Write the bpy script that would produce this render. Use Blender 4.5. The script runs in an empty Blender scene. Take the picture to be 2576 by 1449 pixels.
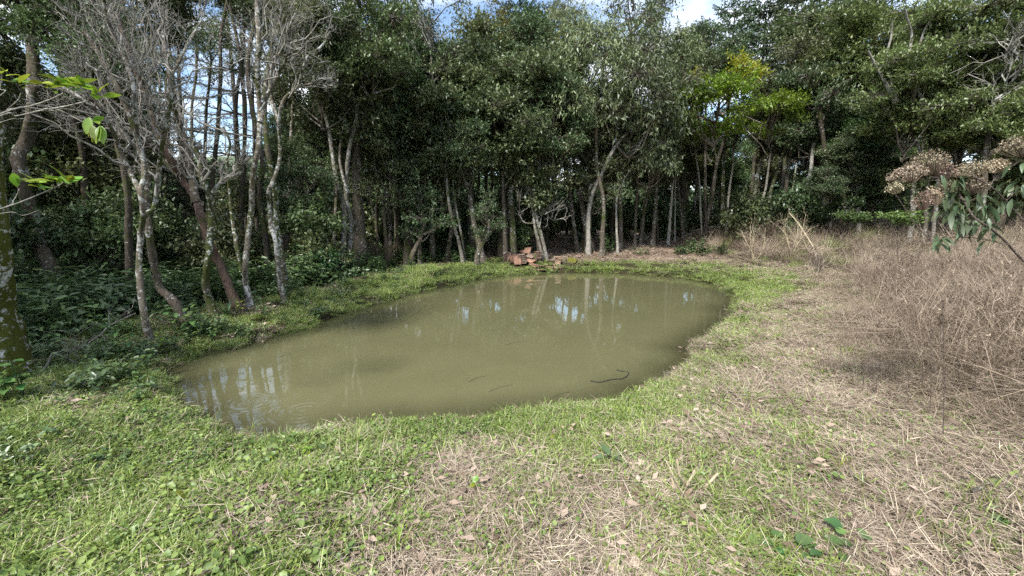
import bpy, math, random
import numpy as np
from mathutils import Vector, Matrix

random.seed(7)
RNG = np.random.default_rng(11)
SC = bpy.context.scene
COL = SC.collection
rad = math.radians

# ------------------------------------------------------------------ camera, sky, sun, exposure
CAM_Z, PITCH, FPX = 1.9, 0.15, 1081.0            # focal length in units of a 2576 wide frame
cam_d = bpy.data.cameras.new('camera')
cam_d.sensor_width = 36.0
cam_d.lens = 36.0 * FPX / 2576.0
cam_d.clip_start, cam_d.clip_end = 0.05, 3000
cam = bpy.data.objects.new('camera', cam_d)
COL.objects.link(cam)
cam.location = (0, 0, CAM_Z)
cam.rotation_euler = (math.pi / 2 - PITCH, 0, 0)
SC.camera = cam

SUN_DIR = Vector((-0.42, -0.72, 0.86)).normalized()
SUN_EL = math.asin(SUN_DIR.z)
SUN_AZ = math.atan2(SUN_DIR.x, SUN_DIR.y)
world = bpy.data.worlds.new('World')
SC.world = world
world.use_nodes = True
wt = world.node_tree
for n in list(wt.nodes):
    wt.nodes.remove(n)


def N(t, kind, **kw):
    n = t.nodes.new(kind)
    for k, v in kw.items():
        if hasattr(n, k):
            setattr(n, k, v)
        else:
            n.inputs[k.replace('_', ' ')].default_value = v
    return n


sky = N(wt, 'ShaderNodeTexSky', sky_type='NISHITA')
sky.sun_disc = False
sky.sun_elevation = SUN_EL
sky.sun_rotation = SUN_AZ
sky.air_density = 1.0
sky.dust_density = 0.6
tc = N(wt, 'ShaderNodeTexCoord')
sep = N(wt, 'ShaderNodeSeparateXYZ')
wt.links.new(tc.outputs['Generated'], sep.inputs[0])
zz = N(wt, 'ShaderNodeMath', operation='MAXIMUM')
zz.inputs[1].default_value = 0.0
wt.links.new(sep.outputs[2], zz.inputs[0])
zz2 = N(wt, 'ShaderNodeMath', operation='ADD')
zz2.inputs[1].default_value = 0.22
wt.links.new(zz.outputs[0], zz2.inputs[0])
dv = N(wt, 'ShaderNodeVectorMath', operation='DIVIDE')
cz = N(wt, 'ShaderNodeCombineXYZ')
for i in range(3):
    wt.links.new(zz2.outputs[0], cz.inputs[i])
wt.links.new(tc.outputs['Generated'], dv.inputs[0])
wt.links.new(cz.outputs[0], dv.inputs[1])
mp = N(wt, 'ShaderNodeMapping')
mp.inputs['Location'].default_value = (3.42, 1.3, 0)
wt.links.new(dv.outputs[0], mp.inputs[0])
cn = N(wt, 'ShaderNodeTexNoise')
cn.inputs['Scale'].default_value = 1.5
cn.inputs['Detail'].default_value = 5
cn.inputs['Roughness'].default_value = 0.55
wt.links.new(mp.outputs[0], cn.inputs['Vector'])
cr = N(wt, 'ShaderNodeValToRGB')
cr.color_ramp.elements[0].position = 0.44
cr.color_ramp.elements[0].color = (0, 0, 0, 1)
cr.color_ramp.elements[1].position = 0.60
cr.color_ramp.elements[1].color = (1, 1, 1, 1)
wt.links.new(cn.outputs['Fac'], cr.inputs[0])
cm = N(wt, 'ShaderNodeMix', data_type='RGBA')
cm.inputs[7].default_value = (6.0, 6.2, 6.6, 1)
wt.links.new(cr.outputs[0], cm.inputs[0])
wt.links.new(sky.outputs[0], cm.inputs[6])
bg = N(wt, 'ShaderNodeBackground')
bg.inputs['Strength'].default_value = 0.12
wt.links.new(cm.outputs[2], bg.inputs[0])
wo = N(wt, 'ShaderNodeOutputWorld')
wt.links.new(bg.outputs[0], wo.inputs[0])

sun_d = bpy.data.lights.new('sun', 'SUN')
sun_d.energy = 3.2
sun_d.angle = rad(8)
sun_d.color = (1.0, 0.975, 0.93)
sun = bpy.data.objects.new('sun', sun_d)
COL.objects.link(sun)
sun.location = (6, -10, 20)
sun.rotation_euler = (-SUN_DIR).to_track_quat('-Z', 'Y').to_euler()

SC.view_settings.view_transform = 'Standard'
SC.view_settings.look = 'None'
SC.view_settings.gamma = 1.0
SC.view_settings.exposure = 1.28
SC.render.engine = 'CYCLES'
cy = SC.cycles
cy.use_denoising = False
cy.denoiser = 'OPENIMAGEDENOISE'
cy.denoising_prefilter = 'ACCURATE'
cy.use_adaptive_sampling = True
cy.adaptive_threshold = 0.022
cy.max_bounces = 4
cy.diffuse_bounces = 3
cy.glossy_bounces = 3
cy.transmission_bounces = 3
cy.transparent_max_bounces = 6
cy.caustics_reflective = False
cy.caustics_refractive = False
cy.sample_clamp_indirect = 4.0

# ------------------------------------------------------------------ picture <-> place helpers
CP, SP = math.cos(PITCH), math.sin(PITCH)


def ray(px, py):
    dx, dy = (px - 1288.0) / FPX, (724.5 - py) / FPX
    return np.array([dx, CP + dy * SP, dy * CP - SP])


def pt(px, py, Y):
    d = ray(px, py)
    return np.array([0, 0, CAM_Z]) + d * (Y / d[1])


def plane_pt(px, py, z):
    d = ray(px, py)
    return np.array([0, 0, CAM_Z]) + d * ((z - CAM_Z) / d[2])


def proj(x, y, z):
    z = z - CAM_Z
    dep = y * CP - z * SP
    return 1288 + FPX * x / dep, 724.5 - FPX * (z * CP + y * SP) / dep


def pxm(Y):
    return Y / FPX


def fA(p): return [(x * .6171, y * .6171) for x, y in p]
def fB(p): return [(703 + .507 * x, .507 * y) for x, y in p]
def fC(p): return [(1470 + .507 * x, .507 * y) for x, y in p]
def fD(p): return [(1981 + .507 * x, .507 * y) for x, y in p]


# ------------------------------------------------------------------ terrain
POND_PX = [(572, 1122), (650, 1136), (720, 1133), (800, 1116), (900, 1102), (1000, 1089), (1100, 1090), (1200, 1078), (1300, 1062),
           (1400, 1049), (1500, 1040), (1570, 1026), (1640, 999), (1706, 962), (1744, 930), (1758, 894), (1770, 864), (1806, 844),
           (1838, 819), (1858, 794), (1862, 764), (1858, 738), (1815, 720), (1780, 708), (1700, 697), (1600, 689), (1500, 685),
           (1400, 685), (1300, 690), (1200, 702), (1100, 722), (1000, 745), (900, 775), (800, 808), (700, 840), (615, 862),
           (520, 884), (440, 906), (395, 940), (392, 985), (425, 1036), (472, 1080), (520, 1108)]
POND = np.array([plane_pt(x, y, 0.0)[:2] for x, y in POND_PX])


def smooth_closed(P, n):
    k = len(P)
    t = np.linspace(0, k, n, endpoint=False)
    i = t.astype(int)
    f = (t - i)[:, None]
    p0, p1, p2, p3 = P[(i - 1) % k], P[i % k], P[(i + 1) % k], P[(i + 2) % k]
    return .5 * ((2 * p1) + (-p0 + p2) * f + (2 * p0 - 5 * p1 + 4 * p2 - p3) * f ** 2 + (-p0 + 3 * p1 - 3 * p2 + p3) * f ** 3)


POND = smooth_closed(POND, 160)
_t = np.linspace(0, 2 * np.pi, 160, endpoint=False)
POND = POND + np.stack([np.cos(_t * 23 + 1) * .05 + np.cos(_t * 41) * .035, np.sin(_t * 29) * .05 + np.sin(_t * 53 + 2) * .03], 1)


def pond_sdf(x, y):
    x, y = np.atleast_1d(np.asarray(x, float)), np.atleast_1d(np.asarray(y, float))
    A, B = POND, np.roll(POND, -1, 0)
    d2 = np.full(x.shape, 1e9)
    ins = np.zeros(x.shape, bool)
    for a, b in zip(A, B):
        e = b - a
        wx, wy = x - a[0], y - a[1]
        t = np.clip((wx * e[0] + wy * e[1]) / (e @ e + 1e-12), 0, 1)
        d2 = np.minimum(d2, (wx - t * e[0]) ** 2 + (wy - t * e[1]) ** 2)
        c = (a[1] > y) != (b[1] > y)
        if e[1] != 0:
            ins ^= c & (x < a[0] + (y - a[1]) * e[0] / e[1])
    return np.where(ins, -1, 1) * np.sqrt(d2)


def sstep(a, b, x):
    t = np.clip((x - a) / (b - a), 0, 1)
    return t * t * (3 - 2 * t)


def vnoise(x, y, s, seed=0):
    x, y = x * s + seed * 17.3, y * s - seed * 9.1
    xi, yi = np.floor(x), np.floor(y)
    fx, fy = x - xi, y - yi

    def hsh(a, b):
        v = np.sin(a * 127.1 + b * 311.7 + seed * 74.7) * 43758.5453
        return v - np.floor(v)
    u, v = fx * fx * (3 - 2 * fx), fy * fy * (3 - 2 * fy)
    return (hsh(xi, yi) * (1 - u) + hsh(xi + 1, yi) * u) * (1 - v) + (hsh(xi, yi + 1) * (1 - u) + hsh(xi + 1, yi + 1) * u) * v


BR_Y = np.array([-3, 0, 2, 3, 4.7, 8, 11.8, 15, 18, 20, 24, 30])
BR_X = np.array([4.4, 4.3, 4.0, 3.5, 3.95, 6.3, 8.7, 9.2, 9.4, 9.3, 9.6, 11])


def brush_in(x, y):
    return x - np.interp(y, BR_Y, BR_X)


def height(x, y, sdf=None):
    x, y = np.asarray(x, float), np.asarray(y, float)
    d = pond_sdf(x.ravel(), y.ravel()).reshape(x.shape) if sdf is None else sdf
    lump = (vnoise(x, y, .9, 1) - .5) * .10 + (vnoise(x, y, 2.3, 2) - .5) * .05 + (vnoise(x, y, 6.5, 3) - .5) * .02
    base = .27 + .055 * np.maximum(0, y - 17.5) * sstep(-6, 4, x) + .012 * np.maximum(0, y - 17.5)
    base = np.minimum(base, 1.0)
    br = np.maximum(0, brush_in(x, y))
    base = base + 1.75 * (1 - np.exp(-br * .11)) * sstep(33, 21, y)
    base = base - .28 * sstep(1.6, 4.5, d) * sstep(-2.5, -6.5, x) + .1 * sstep(3.5, 1.0, y) * 0
    bank = .015 + (base - .015) * (.42 * sstep(0, .16, d) + .58 * sstep(.05, 1.5, d))
    out = bank + lump * sstep(.05, .6, d)
    inn = -.06 - .75 * sstep(0, 2.2, -d)
    return np.where(d > 0, out, inn + .07 * sstep(-.12, 0, d))


def h1(x, y):
    return float(height(np.array([x]), np.array([y]))[0])


def hit(px, py):
    d = ray(px, py)
    Y = np.arange(1.2, 60, .04)
    P = np.array([0, 0, CAM_Z]) + d[None] * (Y / d[1])[:, None]
    below = np.nonzero(P[:, 2] < 3.0)[0]
    k = 0
    while k < len(below):
        b = below[k:k + 150]
        g = height(P[b, 0], P[b, 1]) > P[b, 2]
        if g.any():
            return P[b[np.argmax(g)]].copy()
        k += 150
    return pt(px, py, 30)


# ------------------------------------------------------------------ mesh helpers
class MB:
    def __init__(s):
        s.v, s.q, s.t, s.m, s.n = [], [], [], [], 0

    def add(s, v, q, tint=None, mi=0):
        v, q = np.asarray(v, np.float32).reshape(-1, 3), np.asarray(q, np.int64).reshape(-1, 4)
        s.v.append(v)
        s.q.append(q + s.n)
        s.t.append(np.full(len(q), .5) if tint is None else np.broadcast_to(np.asarray(tint, float), (len(q),)))
        s.m.append(np.full(len(q), mi))
        s.n += len(v)
        return s

    def mesh(s, name, mat, smooth=False):
        me = bpy.data.meshes.new(name)
        v, q, t = np.concatenate(s.v), np.concatenate(s.q), np.concatenate(s.t)
        k = len(q)
        me.vertices.add(len(v))
        me.vertices.foreach_set('co', v.ravel())
        me.loops.add(k * 4)
        me.loops.foreach_set('vertex_index', q.ravel().astype(np.int32))
        me.polygons.add(k)
        me.polygons.foreach_set('loop_start', np.arange(0, k * 4, 4, dtype=np.int32))
        a = me.attributes.new('tint', 'FLOAT', 'FACE')
        a.data.foreach_set('value', t.astype(np.float32))
        if smooth:
            me.polygons.foreach_set('use_smooth', np.ones(k, bool))
        me.update(calc_edges=True)
        for mm in (mat if isinstance(mat, list) else [mat]):
            me.materials.append(mm)
        if isinstance(mat, list):
            me.polygons.foreach_set('material_index', np.concatenate(s.m).astype(np.int32))
        return me


def link(name, data, parent=None, loc=None, rot=None, scale=None):
    o = bpy.data.objects.new(name, data)
    COL.objects.link(o)
    if parent is not None:
        o.parent = parent
    if loc is not None:
        o.location = [float(c) for c in loc]
    if rot is not None:
        o.rotation_euler = rot
    if scale is not None:
        o.scale = scale if hasattr(scale, '__len__') else (scale,) * 3
    return o


def tag(o, label, cat, group=None, kind=None):
    o['label'] = label
    o['category'] = cat
    if group:
        o['group'] = group
    if kind:
        o['kind'] = kind
    return o


def struct(o, kind='structure', label=None):
    o['kind'] = kind
    if label:
        o['label'] = label
    return o


def thing(name, label, cat, loc, group=None, rot=None):
    return tag(link(name, None, None, loc, rot), label, cat, group)


def unit(a):
    return a / (np.linalg.norm(a, axis=-1, keepdims=True) + 1e-9)


def tubes(paths, radii, n=3, cap=True):
    """paths (m,k,3), radii (m,k): m tapered tubes of n sides"""
    paths, radii = np.asarray(paths, float), np.asarray(radii, float)
    m, k, _ = paths.shape
    tan = unit(np.gradient(paths, axis=1))
    ref = np.where(np.abs(tan[:, :1, 2:3]) > .8, np.array([[[1., 0, 0]]]), np.array([[[0, 0, 1.]]]))
    ref = np.broadcast_to(ref, tan.shape)
    a = unit(np.cross(tan, ref))
    b = np.cross(tan, a)
    ang = np.linspace(0, 2 * np.pi, n, endpoint=False)
    ring = a[:, :, None] * np.cos(ang)[None, None, :, None] + b[:, :, None] * np.sin(ang)[None, None, :, None]
    v = paths[:, :, None] + ring * radii[:, :, None, None]
    idx = np.arange(m * k * n).reshape(m, k, n)
    q = np.stack([idx[:, :-1], np.roll(idx, -1, 2)[:, :-1], np.roll(idx, -1, 2)[:, 1:], idx[:, 1:]], -1).reshape(-1, 4)
    return v.reshape(-1, 3), q


def catmull(P, n):
    P = np.asarray(P, float)
    P = np.vstack([2 * P[0] - P[1], P, 2 * P[-1] - P[-2]])
    k = len(P) - 3
    t = np.linspace(0, k - 1e-6, n)
    i = t.astype(int)
    f = (t - i)[:, None]
    p0, p1, p2, p3 = P[i], P[i + 1], P[i + 2], P[i + 3]
    return .5 * ((2 * p1) + (-p0 + p2) * f + (2 * p0 - 5 * p1 + 4 * p2 - p3) * f ** 2 + (-p0 + 3 * p1 - 3 * p2 + p3) * f ** 3)


def trunk_mesh(name, P, r0, r1, mat, n=9, flare=1.5, rng=RNG, seg=30, rough=.10):
    P = catmull(P, seg)
    L = np.concatenate([[0], np.cumsum(np.linalg.norm(np.diff(P, axis=0), axis=1))])
    r = r0 + (r1 - r0) * (L / L[-1]) ** .8
    r = r * (1 + (flare - 1) * np.exp(-L / (3.2 * r0 + .05)))
    v, q = tubes(P[None], r[None], n)
    c = np.repeat(P, n, 0)
    v = c + (v - c) * (1 + rough * rng.standard_normal((len(v), 1)))
    return MB().add(v, q).mesh(name, mat, True)


def leaves(P, D, NRM, L, W, fold=.18, droop=.15):
    """rhombic folded leaves"""
    D = unit(D)
    S = unit(np.cross(D, NRM))
    U = np.cross(S, D)
    L, W = L[:, None], W[:, None]
    mid = P + D * L * .45
    tip = P + D * L - U * L * droop
    v = np.stack([P, mid + S * W * .5 + U * W * fold, tip, mid - S * W * .5 + U * W * fold], 1)
    return v.reshape(-1, 3), np.arange(len(P) * 4).reshape(-1, 4)


def leaves2(P, D, NRM, L, W, fold=.15, droop=.15, rnd=.3):
    """rounder leaves of two quads folded along the midrib"""
    D = unit(D)
    S = unit(np.cross(D, NRM))
    U = np.cross(S, D)
    L, W = L[:, None], W[:, None]
    tip = P + D * L - U * L * droop
    a, b = P + D * L * (rnd - .08), P + D * L * (rnd + .38) - U * L * droop * .4
    e, f = S * W * .46 + U * W * fold, S * W * .40 + U * W * fold * .8
    v = np.stack([P, a + e, b + f, tip, b - f * [1, 1, 1] + 2 * U * W * fold * .8, a - e + 2 * U * W * fold], 1)
    i = np.arange(len(P))[:, None] * 6
    return v.reshape(-1, 3), np.stack([i + [0, 1, 2, 3], i + [0, 3, 4, 5]], 1).reshape(-1, 4)


def fine_leaf(L, W, curve=.2, fold=.2, rows=6, shape=1.0, mat=None, name='leaf', wav=0.0, rng=None):
    """one ovate leaf along +Y, midrib fold and droop"""
    t = np.linspace(0, 1, rows)
    w = W * .5 * np.sin(np.pi * np.clip(t, .02, .985) ** shape) ** .8
    z = -curve * L * t ** 2
    ctr = np.stack([np.zeros(rows), t * L, z], 1)
    wv = wav * W * np.sin(t * 11)
    lf = ctr + np.stack([-w, np.zeros(rows), w * fold + wv], 1)
    rt = ctr + np.stack([w, np.zeros(rows), w * fold - wv], 1)
    v = np.stack([lf, ctr, rt], 1).reshape(-1, 3)
    q = []
    for i in range(rows - 1):
        a = i * 3
        q += [(a, a + 1, a + 4, a + 3), (a + 1, a + 2, a + 5, a + 4)]
    return MB().add(v, q, np.linspace(.3, .7, len(q))).mesh(name, mat, True)


def ribbons(P0, D, L, W, bend, rng, k=4, flat=False):
    """grass blades / straws: m curved ribbons"""
    m = len(P0)
    t = np.linspace(0, 1, k)[None, :, None]
    D = unit(D)
    down = np.array([0, 0, -1.])
    path = P0[:, None] + D[:, None] * L[:, None, None] * t + down * (bend * L)[:, None, None] * t ** 2
    side = unit(np.cross(D, rng.standard_normal((m, 3)) * (.3 if not flat else .05) + np.array([0, 0, 1.])))
    w = W[:, None, None] * (1 - .92 * t ** 2) * .5
    v = np.stack([path - side[:, None] * w, path + side[:, None] * w], 2)
    idx = np.arange(m * k * 2).reshape(m, k, 2)
    q = np.stack([idx[:, :-1, 0], idx[:, :-1, 1], idx[:, 1:, 1], idx[:, 1:, 0]], -1).reshape(-1, 4)
    return v.reshape(-1, 3), q


def rand_dirs(rng, n):
    return unit(rng.standard_normal((n, 3)))


# ------------------------------------------------------------------ materials
def newmat(name):
    m = bpy.data.materials.new(name)
    m.use_nodes = True
    t = m.node_tree
    for n in list(t.nodes):
        t.nodes.remove(n)
    return m, t, N(t, 'ShaderNodeOutputMaterial')


def ramp(t, src, stops):
    r = N(t, 'ShaderNodeValToRGB')
    e = r.color_ramp.elements
    while len(e) < len(stops):
        e.new(.5)
    for i, (p, c) in enumerate(stops):
        e[i].position = p
        e[i].color = (*c, 1) if len(c) == 3 else c
    t.links.new(src, r.inputs[0])
    return r.outputs[0]


def mixc(t, f, a, b, mode='MIX'):
    n = N(t, 'ShaderNodeMix', data_type='RGBA')
    n.blend_type = mode
    for s, i in ((f, 0), (a, 6), (b, 7)):
        if hasattr(s, 'is_linked'):
            t.links.new(s, n.inputs[i])
        else:
            n.inputs[i].default_value = s if i == 0 else (*s, 1)
    return n.outputs[2]


def noise(t, scale, detail=4, rough=.5, vec=None, out='Fac', dist=0):
    n = N(t, 'ShaderNodeTexNoise')
    n.inputs['Scale'].default_value = scale
    n.inputs['Detail'].default_value = detail
    n.inputs['Roughness'].default_value = rough
    n.inputs['Distortion'].default_value = dist
    if vec is None:
        vec = N(t, 'ShaderNodeTexCoord').outputs['Object']
    t.links.new(vec, n.inputs['Vector'])
    return n.outputs[out]


def math_n(t, op, a, b=0.0, clamp=False):
    n = N(t, 'ShaderNodeMath', operation=op)
    n.use_clamp = clamp
    for i, s in enumerate((a, b)):
        if hasattr(s, 'is_linked'):
            t.links.new(s, n.inputs[i])
        else:
            n.inputs[i].default_value = s
    return n.outputs[0]


def leaf_mat(name, c_dark, c_mid, c_light, rough=.45, spec=.35, trans=.22, inst=False, bro=None):
    """colour varies from leaf to leaf (tint) and from plant to plant (object random)"""
    m, t, out = newmat(name)
    a = N(t, 'ShaderNodeAttribute', attribute_name='tint')
    f = a.outputs['Fac']
    if inst:
        b = N(t, 'ShaderNodeAttribute', attribute_name='itint')
        b.attribute_type = 'INSTANCER'
        f = math_n(t, 'ADD', math_n(t, 'MULTIPLY', f, .55), math_n(t, 'MULTIPLY', b.outputs['Fac'], .45))
    else:
        oi = N(t, 'ShaderNodeObjectInfo')
        f = math_n(t, 'ADD', math_n(t, 'MULTIPLY', f, .7), math_n(t, 'MULTIPLY', oi.outputs['Random'], .3))
    stops = [(.05, c_dark), (.5, c_mid), (.92, c_light)]
    if bro:
        stops.append((.985, bro))
    c = ramp(t, f, stops)
    if not inst:
        hs = N(t, 'ShaderNodeHueSaturation')
        r2 = math_n(t, 'FRACT', math_n(t, 'MULTIPLY', oi.outputs['Random'], 7.31))
        t.links.new(math_n(t, 'ADD', math_n(t, 'MULTIPLY', r2, .075), .4625), hs.inputs['Hue'])
        r3 = math_n(t, 'FRACT', math_n(t, 'MULTIPLY', oi.outputs['Random'], 13.7))
        t.links.new(math_n(t, 'ADD', math_n(t, 'MULTIPLY', r3, .75), .68), hs.inputs['Value'])
        hs.inputs['Saturation'].default_value = 1.08
        t.links.new(c, hs.inputs['Color'])
        c = hs.outputs[0]
    df = N(t, 'ShaderNodeBsdfDiffuse')
    t.links.new(c, df.inputs[0])
    last = df.outputs[0]
    if trans > 0:
        tr = N(t, 'ShaderNodeBsdfTranslucent')
        t.links.new(c, tr.inputs[0])
        mx = N(t, 'ShaderNodeMixShader')
        mx.inputs[0].default_value = trans
        t.links.new(last, mx.inputs[1])
        t.links.new(tr.outputs[0], mx.inputs[2])
        last = mx.outputs[0]
    gl = N(t, 'ShaderNodeBsdfGlossy')
    gl.inputs['Roughness'].default_value = rough
    mg = N(t, 'ShaderNodeMixShader')
    mg.inputs[0].default_value = spec * .16
    t.links.new(last, mg.inputs[1])
    t.links.new(gl.outputs[0], mg.inputs[2])
    t.links.new(mg.outputs[0], out.inputs[0])
    return m


def bark_mat(name, c1, c2, lichen=.0, moss=.0, lc=(.52, .53, .49), scale=9, mossc=(.034, .040, .012)):
    m, t, out = newmat(name)
    tcn = N(t, 'ShaderNodeTexCoord')
    mpn = N(t, 'ShaderNodeMapping')
    mpn.inputs['Scale'].default_value = (1, 1, .35)
    t.links.new(tcn.outputs['Object'], mpn.inputs[0])
    n1 = noise(t, scale * 2.2, 6, .65, mpn.outputs[0])
    c = ramp(t, n1, [(.28, c1), (.72, c2)])
    oi = N(t, 'ShaderNodeObjectInfo')
    ofs = N(t, 'ShaderNodeVectorMath', operation='ADD')
    t.links.new(tcn.outputs['Object'], ofs.inputs[0])
    t.links.new(oi.outputs['Random'], ofs.inputs[1])
    if moss:
        mk = ramp(t, noise(t, 2.6, 5, .6, ofs.outputs[0]), [(.60 - moss * .35, (0, 0, 0)), (.72 - moss * .35, (1, 1, 1))])
        c = mixc(t, mk, c, mixc(t, noise(t, 40, 2, .5, tcn.outputs['Object']), mossc, tuple(2.1 * v for v in mossc)))
    if lichen:
        big = noise(t, 1.7, 3, .5, ofs.outputs[0])
        sm = noise(t, scale * 1.5, 6, .72, ofs.outputs[0], dist=.3)
        lk = ramp(t, math_n(t, 'ADD', math_n(t, 'MULTIPLY', sm, .72), math_n(t, 'MULTIPLY', big, .28)), [(.63 - lichen * .22, (0, 0, 0)), (.665 - lichen * .22, (1, 1, 1))])
        lcv = mixc(t, noise(t, scale * 4, 4, .6, ofs.outputs[0]), tuple(.55 * v for v in lc), lc)
        c = mixc(t, lk, c, lcv)
    p = N(t, 'ShaderNodeBsdfPrincipled')
    p.inputs['Roughness'].default_value = .9
    p.inputs['Specular IOR Level'].default_value = .15
    t.links.new(c, p.inputs['Base Color'])
    bp = N(t, 'ShaderNodeBump')
    bp.inputs['Strength'].default_value = 1.0
    bp.inputs['Distance'].default_value = .035
    t.links.new(noise(t, scale * 3, 5, .7, mpn.outputs[0]), bp.inputs['Height'])
    t.links.new(bp.outputs[0], p.inputs['Normal'])
    t.links.new(p.outputs[0], out.inputs[0])
    return m


def plain_mat(name, c1, c2, scale=12, rough=.85, bump=.3, spec=.2, stops=(.3, .7)):
    m, t, out = newmat(name)
    oi = N(t, 'ShaderNodeObjectInfo')
    tcn = N(t, 'ShaderNodeTexCoord')
    ofs = N(t, 'ShaderNodeVectorMath', operation='ADD')
    t.links.new(tcn.outputs['Object'], ofs.inputs[0])
    sc = N(t, 'ShaderNodeVectorMath', operation='SCALE')
    sc.inputs[0].default_value = (7, 5, 3)
    t.links.new(oi.outputs['Random'], sc.inputs['Scale'])
    t.links.new(sc.outputs[0], ofs.inputs[1])
    n1 = noise(t, scale, 6, .62, ofs.outputs[0])
    c = ramp(t, n1, [(stops[0], c1), (stops[1], c2)])
    br = math_n(t, 'ADD', math_n(t, 'MULTIPLY', oi.outputs['Random'], .5), .72)
    hs = N(t, 'ShaderNodeHueSaturation')
    t.links.new(br, hs.inputs['Value'])
    t.links.new(c, hs.inputs['Color'])
    p = N(t, 'ShaderNodeBsdfPrincipled')
    p.inputs['Roughness'].default_value = rough
    p.inputs['Specular IOR Level'].default_value = spec
    t.links.new(hs.outputs[0], p.inputs['Base Color'])
    bp = N(t, 'ShaderNodeBump')
    bp.inputs['Strength'].default_value = bump
    bp.inputs['Distance'].default_value = .01
    t.links.new(noise(t, scale * 3, 5, .6, ofs.outputs[0]), bp.inputs['Height'])
    t.links.new(bp.outputs[0], p.inputs['Normal'])
    t.links.new(p.outputs[0], out.inputs[0])
    return m


M = {}
M['broad'] = leaf_mat('dark_leaf', (.046, .069, .028), (.092, .128, .050), (.145, .182, .078), .5, .4, .25)
M['grey'] = leaf_mat('grey_green_leaf', (.064, .088, .038), (.112, .148, .064), (.16, .198, .09), .5, .4, .25, bro=(.16, .14, .06))
M['airy'] = leaf_mat('olive_leaf', (.07, .09, .036), (.14, .165, .072), (.215, .235, .115), .5, .4, .28, bro=(.2, .17, .08))
M['lime'] = leaf_mat('lime_leaf', (.09, .14, .02), (.22, .28, .04), (.38, .42, .07), .45, .35, .4)
M['yellowish'] = leaf_mat('yellowish_leaf', (.05, .065, .015), (.12, .125, .03), (.24, .2, .05), .5, .3, .25, bro=(.3, .17, .06))
M['feather'] = leaf_mat('feather_leaf', (.048, .082, .028), (.10, .150, .052), (.16, .21, .076), .5, .4, .3)
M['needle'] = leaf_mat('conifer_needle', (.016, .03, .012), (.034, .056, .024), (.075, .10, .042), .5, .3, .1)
M['under'] = leaf_mat('undergrowth_leaf', (.022, .05, .018), (.05, .095, .034), (.12, .17, .06), .42, .4, .22)
M['herb'] = leaf_mat('herb_leaf', (.05, .105, .034), (.09, .165, .05), (.18, .26, .085), .42, .4, .28)
M['fresh'] = leaf_mat('fresh_leaf', (.10, .17, .025), (.20, .29, .045), (.34, .40, .07), .4, .4, .35, bro=(.42, .24, .09))
M['bark'] = bark_mat('bark_brown', (.045, .036, .026), (.15, .125, .095), .35, .25)
M['pale'] = bark_mat('bark_pale', (.065, .055, .042), (.20, .18, .145), .48, .28, (.42, .42, .39))
M['white'] = bark_mat('bark_white', (.15, .135, .105), (.36, .34, .29), .45, .15, (.52, .52, .49))
M['blotch'] = bark_mat('bark_blotched', (.06, .05, .036), (.19, .165, .125), .55, .3, (.50, .50, .46))
M['mossy'] = bark_mat('bark_mossy', (.05, .042, .028), (.14, .12, .085), .42, .62)
M['moss'] = bark_mat('bark_thick_moss', (.05, .042, .028), (.16, .14, .10), .45, 1.0, mossc=(.042, .046, .008))
M['red'] = bark_mat('bark_red', (.055, .038, .029), (.155, .105, .08), .12, .16)
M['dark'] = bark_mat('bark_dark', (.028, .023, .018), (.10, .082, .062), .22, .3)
M['twig'] = bark_mat('bark_twig', (.14, .128, .108), (.36, .34, .295), .35, .1, scale=6)
M['limb'] = bark_mat('bark_limb', (.05, .042, .03), (.17, .15, .115), .3, .15, scale=6)

# ------------------------------------------------------------------ ground, water, hill
def ground_material():
    m, t, out = newmat('ground_soil')
    co = N(t, 'ShaderNodeTexCoord').outputs['Object']
    n1 = noise(t, 38, 8, .7, co)
    soil = ramp(t, n1, [(.25, (.016, .012, .008)), (.52, (.05, .036, .024)), (.8, (.15, .11, .07))])
    litter = ramp(t, noise(t, 75, 6, .75, co), [(.3, (.08, .056, .042)), (.52, (.25, .18, .13)), (.75, (.46, .36, .27))])
    grn = ramp(t, noise(t, 60, 6, .7, co), [(.3, (.014, .018, .007)), (.7, (.055, .065, .02))])
    a = N(t, 'ShaderNodeAttribute', attribute_name='green')
    b = N(t, 'ShaderNodeAttribute', attribute_name='litter')
    w = N(t, 'ShaderNodeAttribute', attribute_name='mud')
    f = math_n(t, 'MULTIPLY', a.outputs['Fac'], ramp(t, noise(t, 6, 4, .6, co), [(.3, (.3, .3, .3)), (.6, (1, 1, 1))]))
    c = mixc(t, f, soil, grn)
    c = mixc(t, b.outputs['Fac'], c, litter)
    c = mixc(t, w.outputs['Fac'], c, (.035, .026, .016))
    p = N(t, 'ShaderNodeBsdfPrincipled')
    p.inputs['Roughness'].default_value = .95
    p.inputs['Specular IOR Level'].default_value = .1
    t.links.new(c, p.inputs['Base Color'])
    bp = N(t, 'ShaderNodeBump')
    bp.inputs['Strength'].default_value = .9
    bp.inputs['Distance'].default_value = .03
    t.links.new(noise(t, 45, 8, .7, co), bp.inputs['Height'])
    t.links.new(bp.outputs[0], p.inputs['Normal'])
    t.links.new(p.outputs[0], out.inputs[0])
    return m


PATH_C = np.array([pt(1500, 632, 21.0)[:2], pt(1650, 628, 22.5)[:2], pt(1760, 618, 24.0)[:2], pt(1840, 606, 27.5)[:2], pt(1900, 595, 33)[:2]])


def path_d(x, y):
    d = np.full(np.shape(x), 1e9)
    for a, b in zip(PATH_C[:-1], PATH_C[1:]):
        e = b - a
        t = np.clip(((x - a[0]) * e[0] + (y - a[1]) * e[1]) / (e @ e), 0, 1)
        d = np.minimum(d, np.hypot(x - a[0] - t * e[0], y - a[1] - t * e[1]))
    return d


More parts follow.
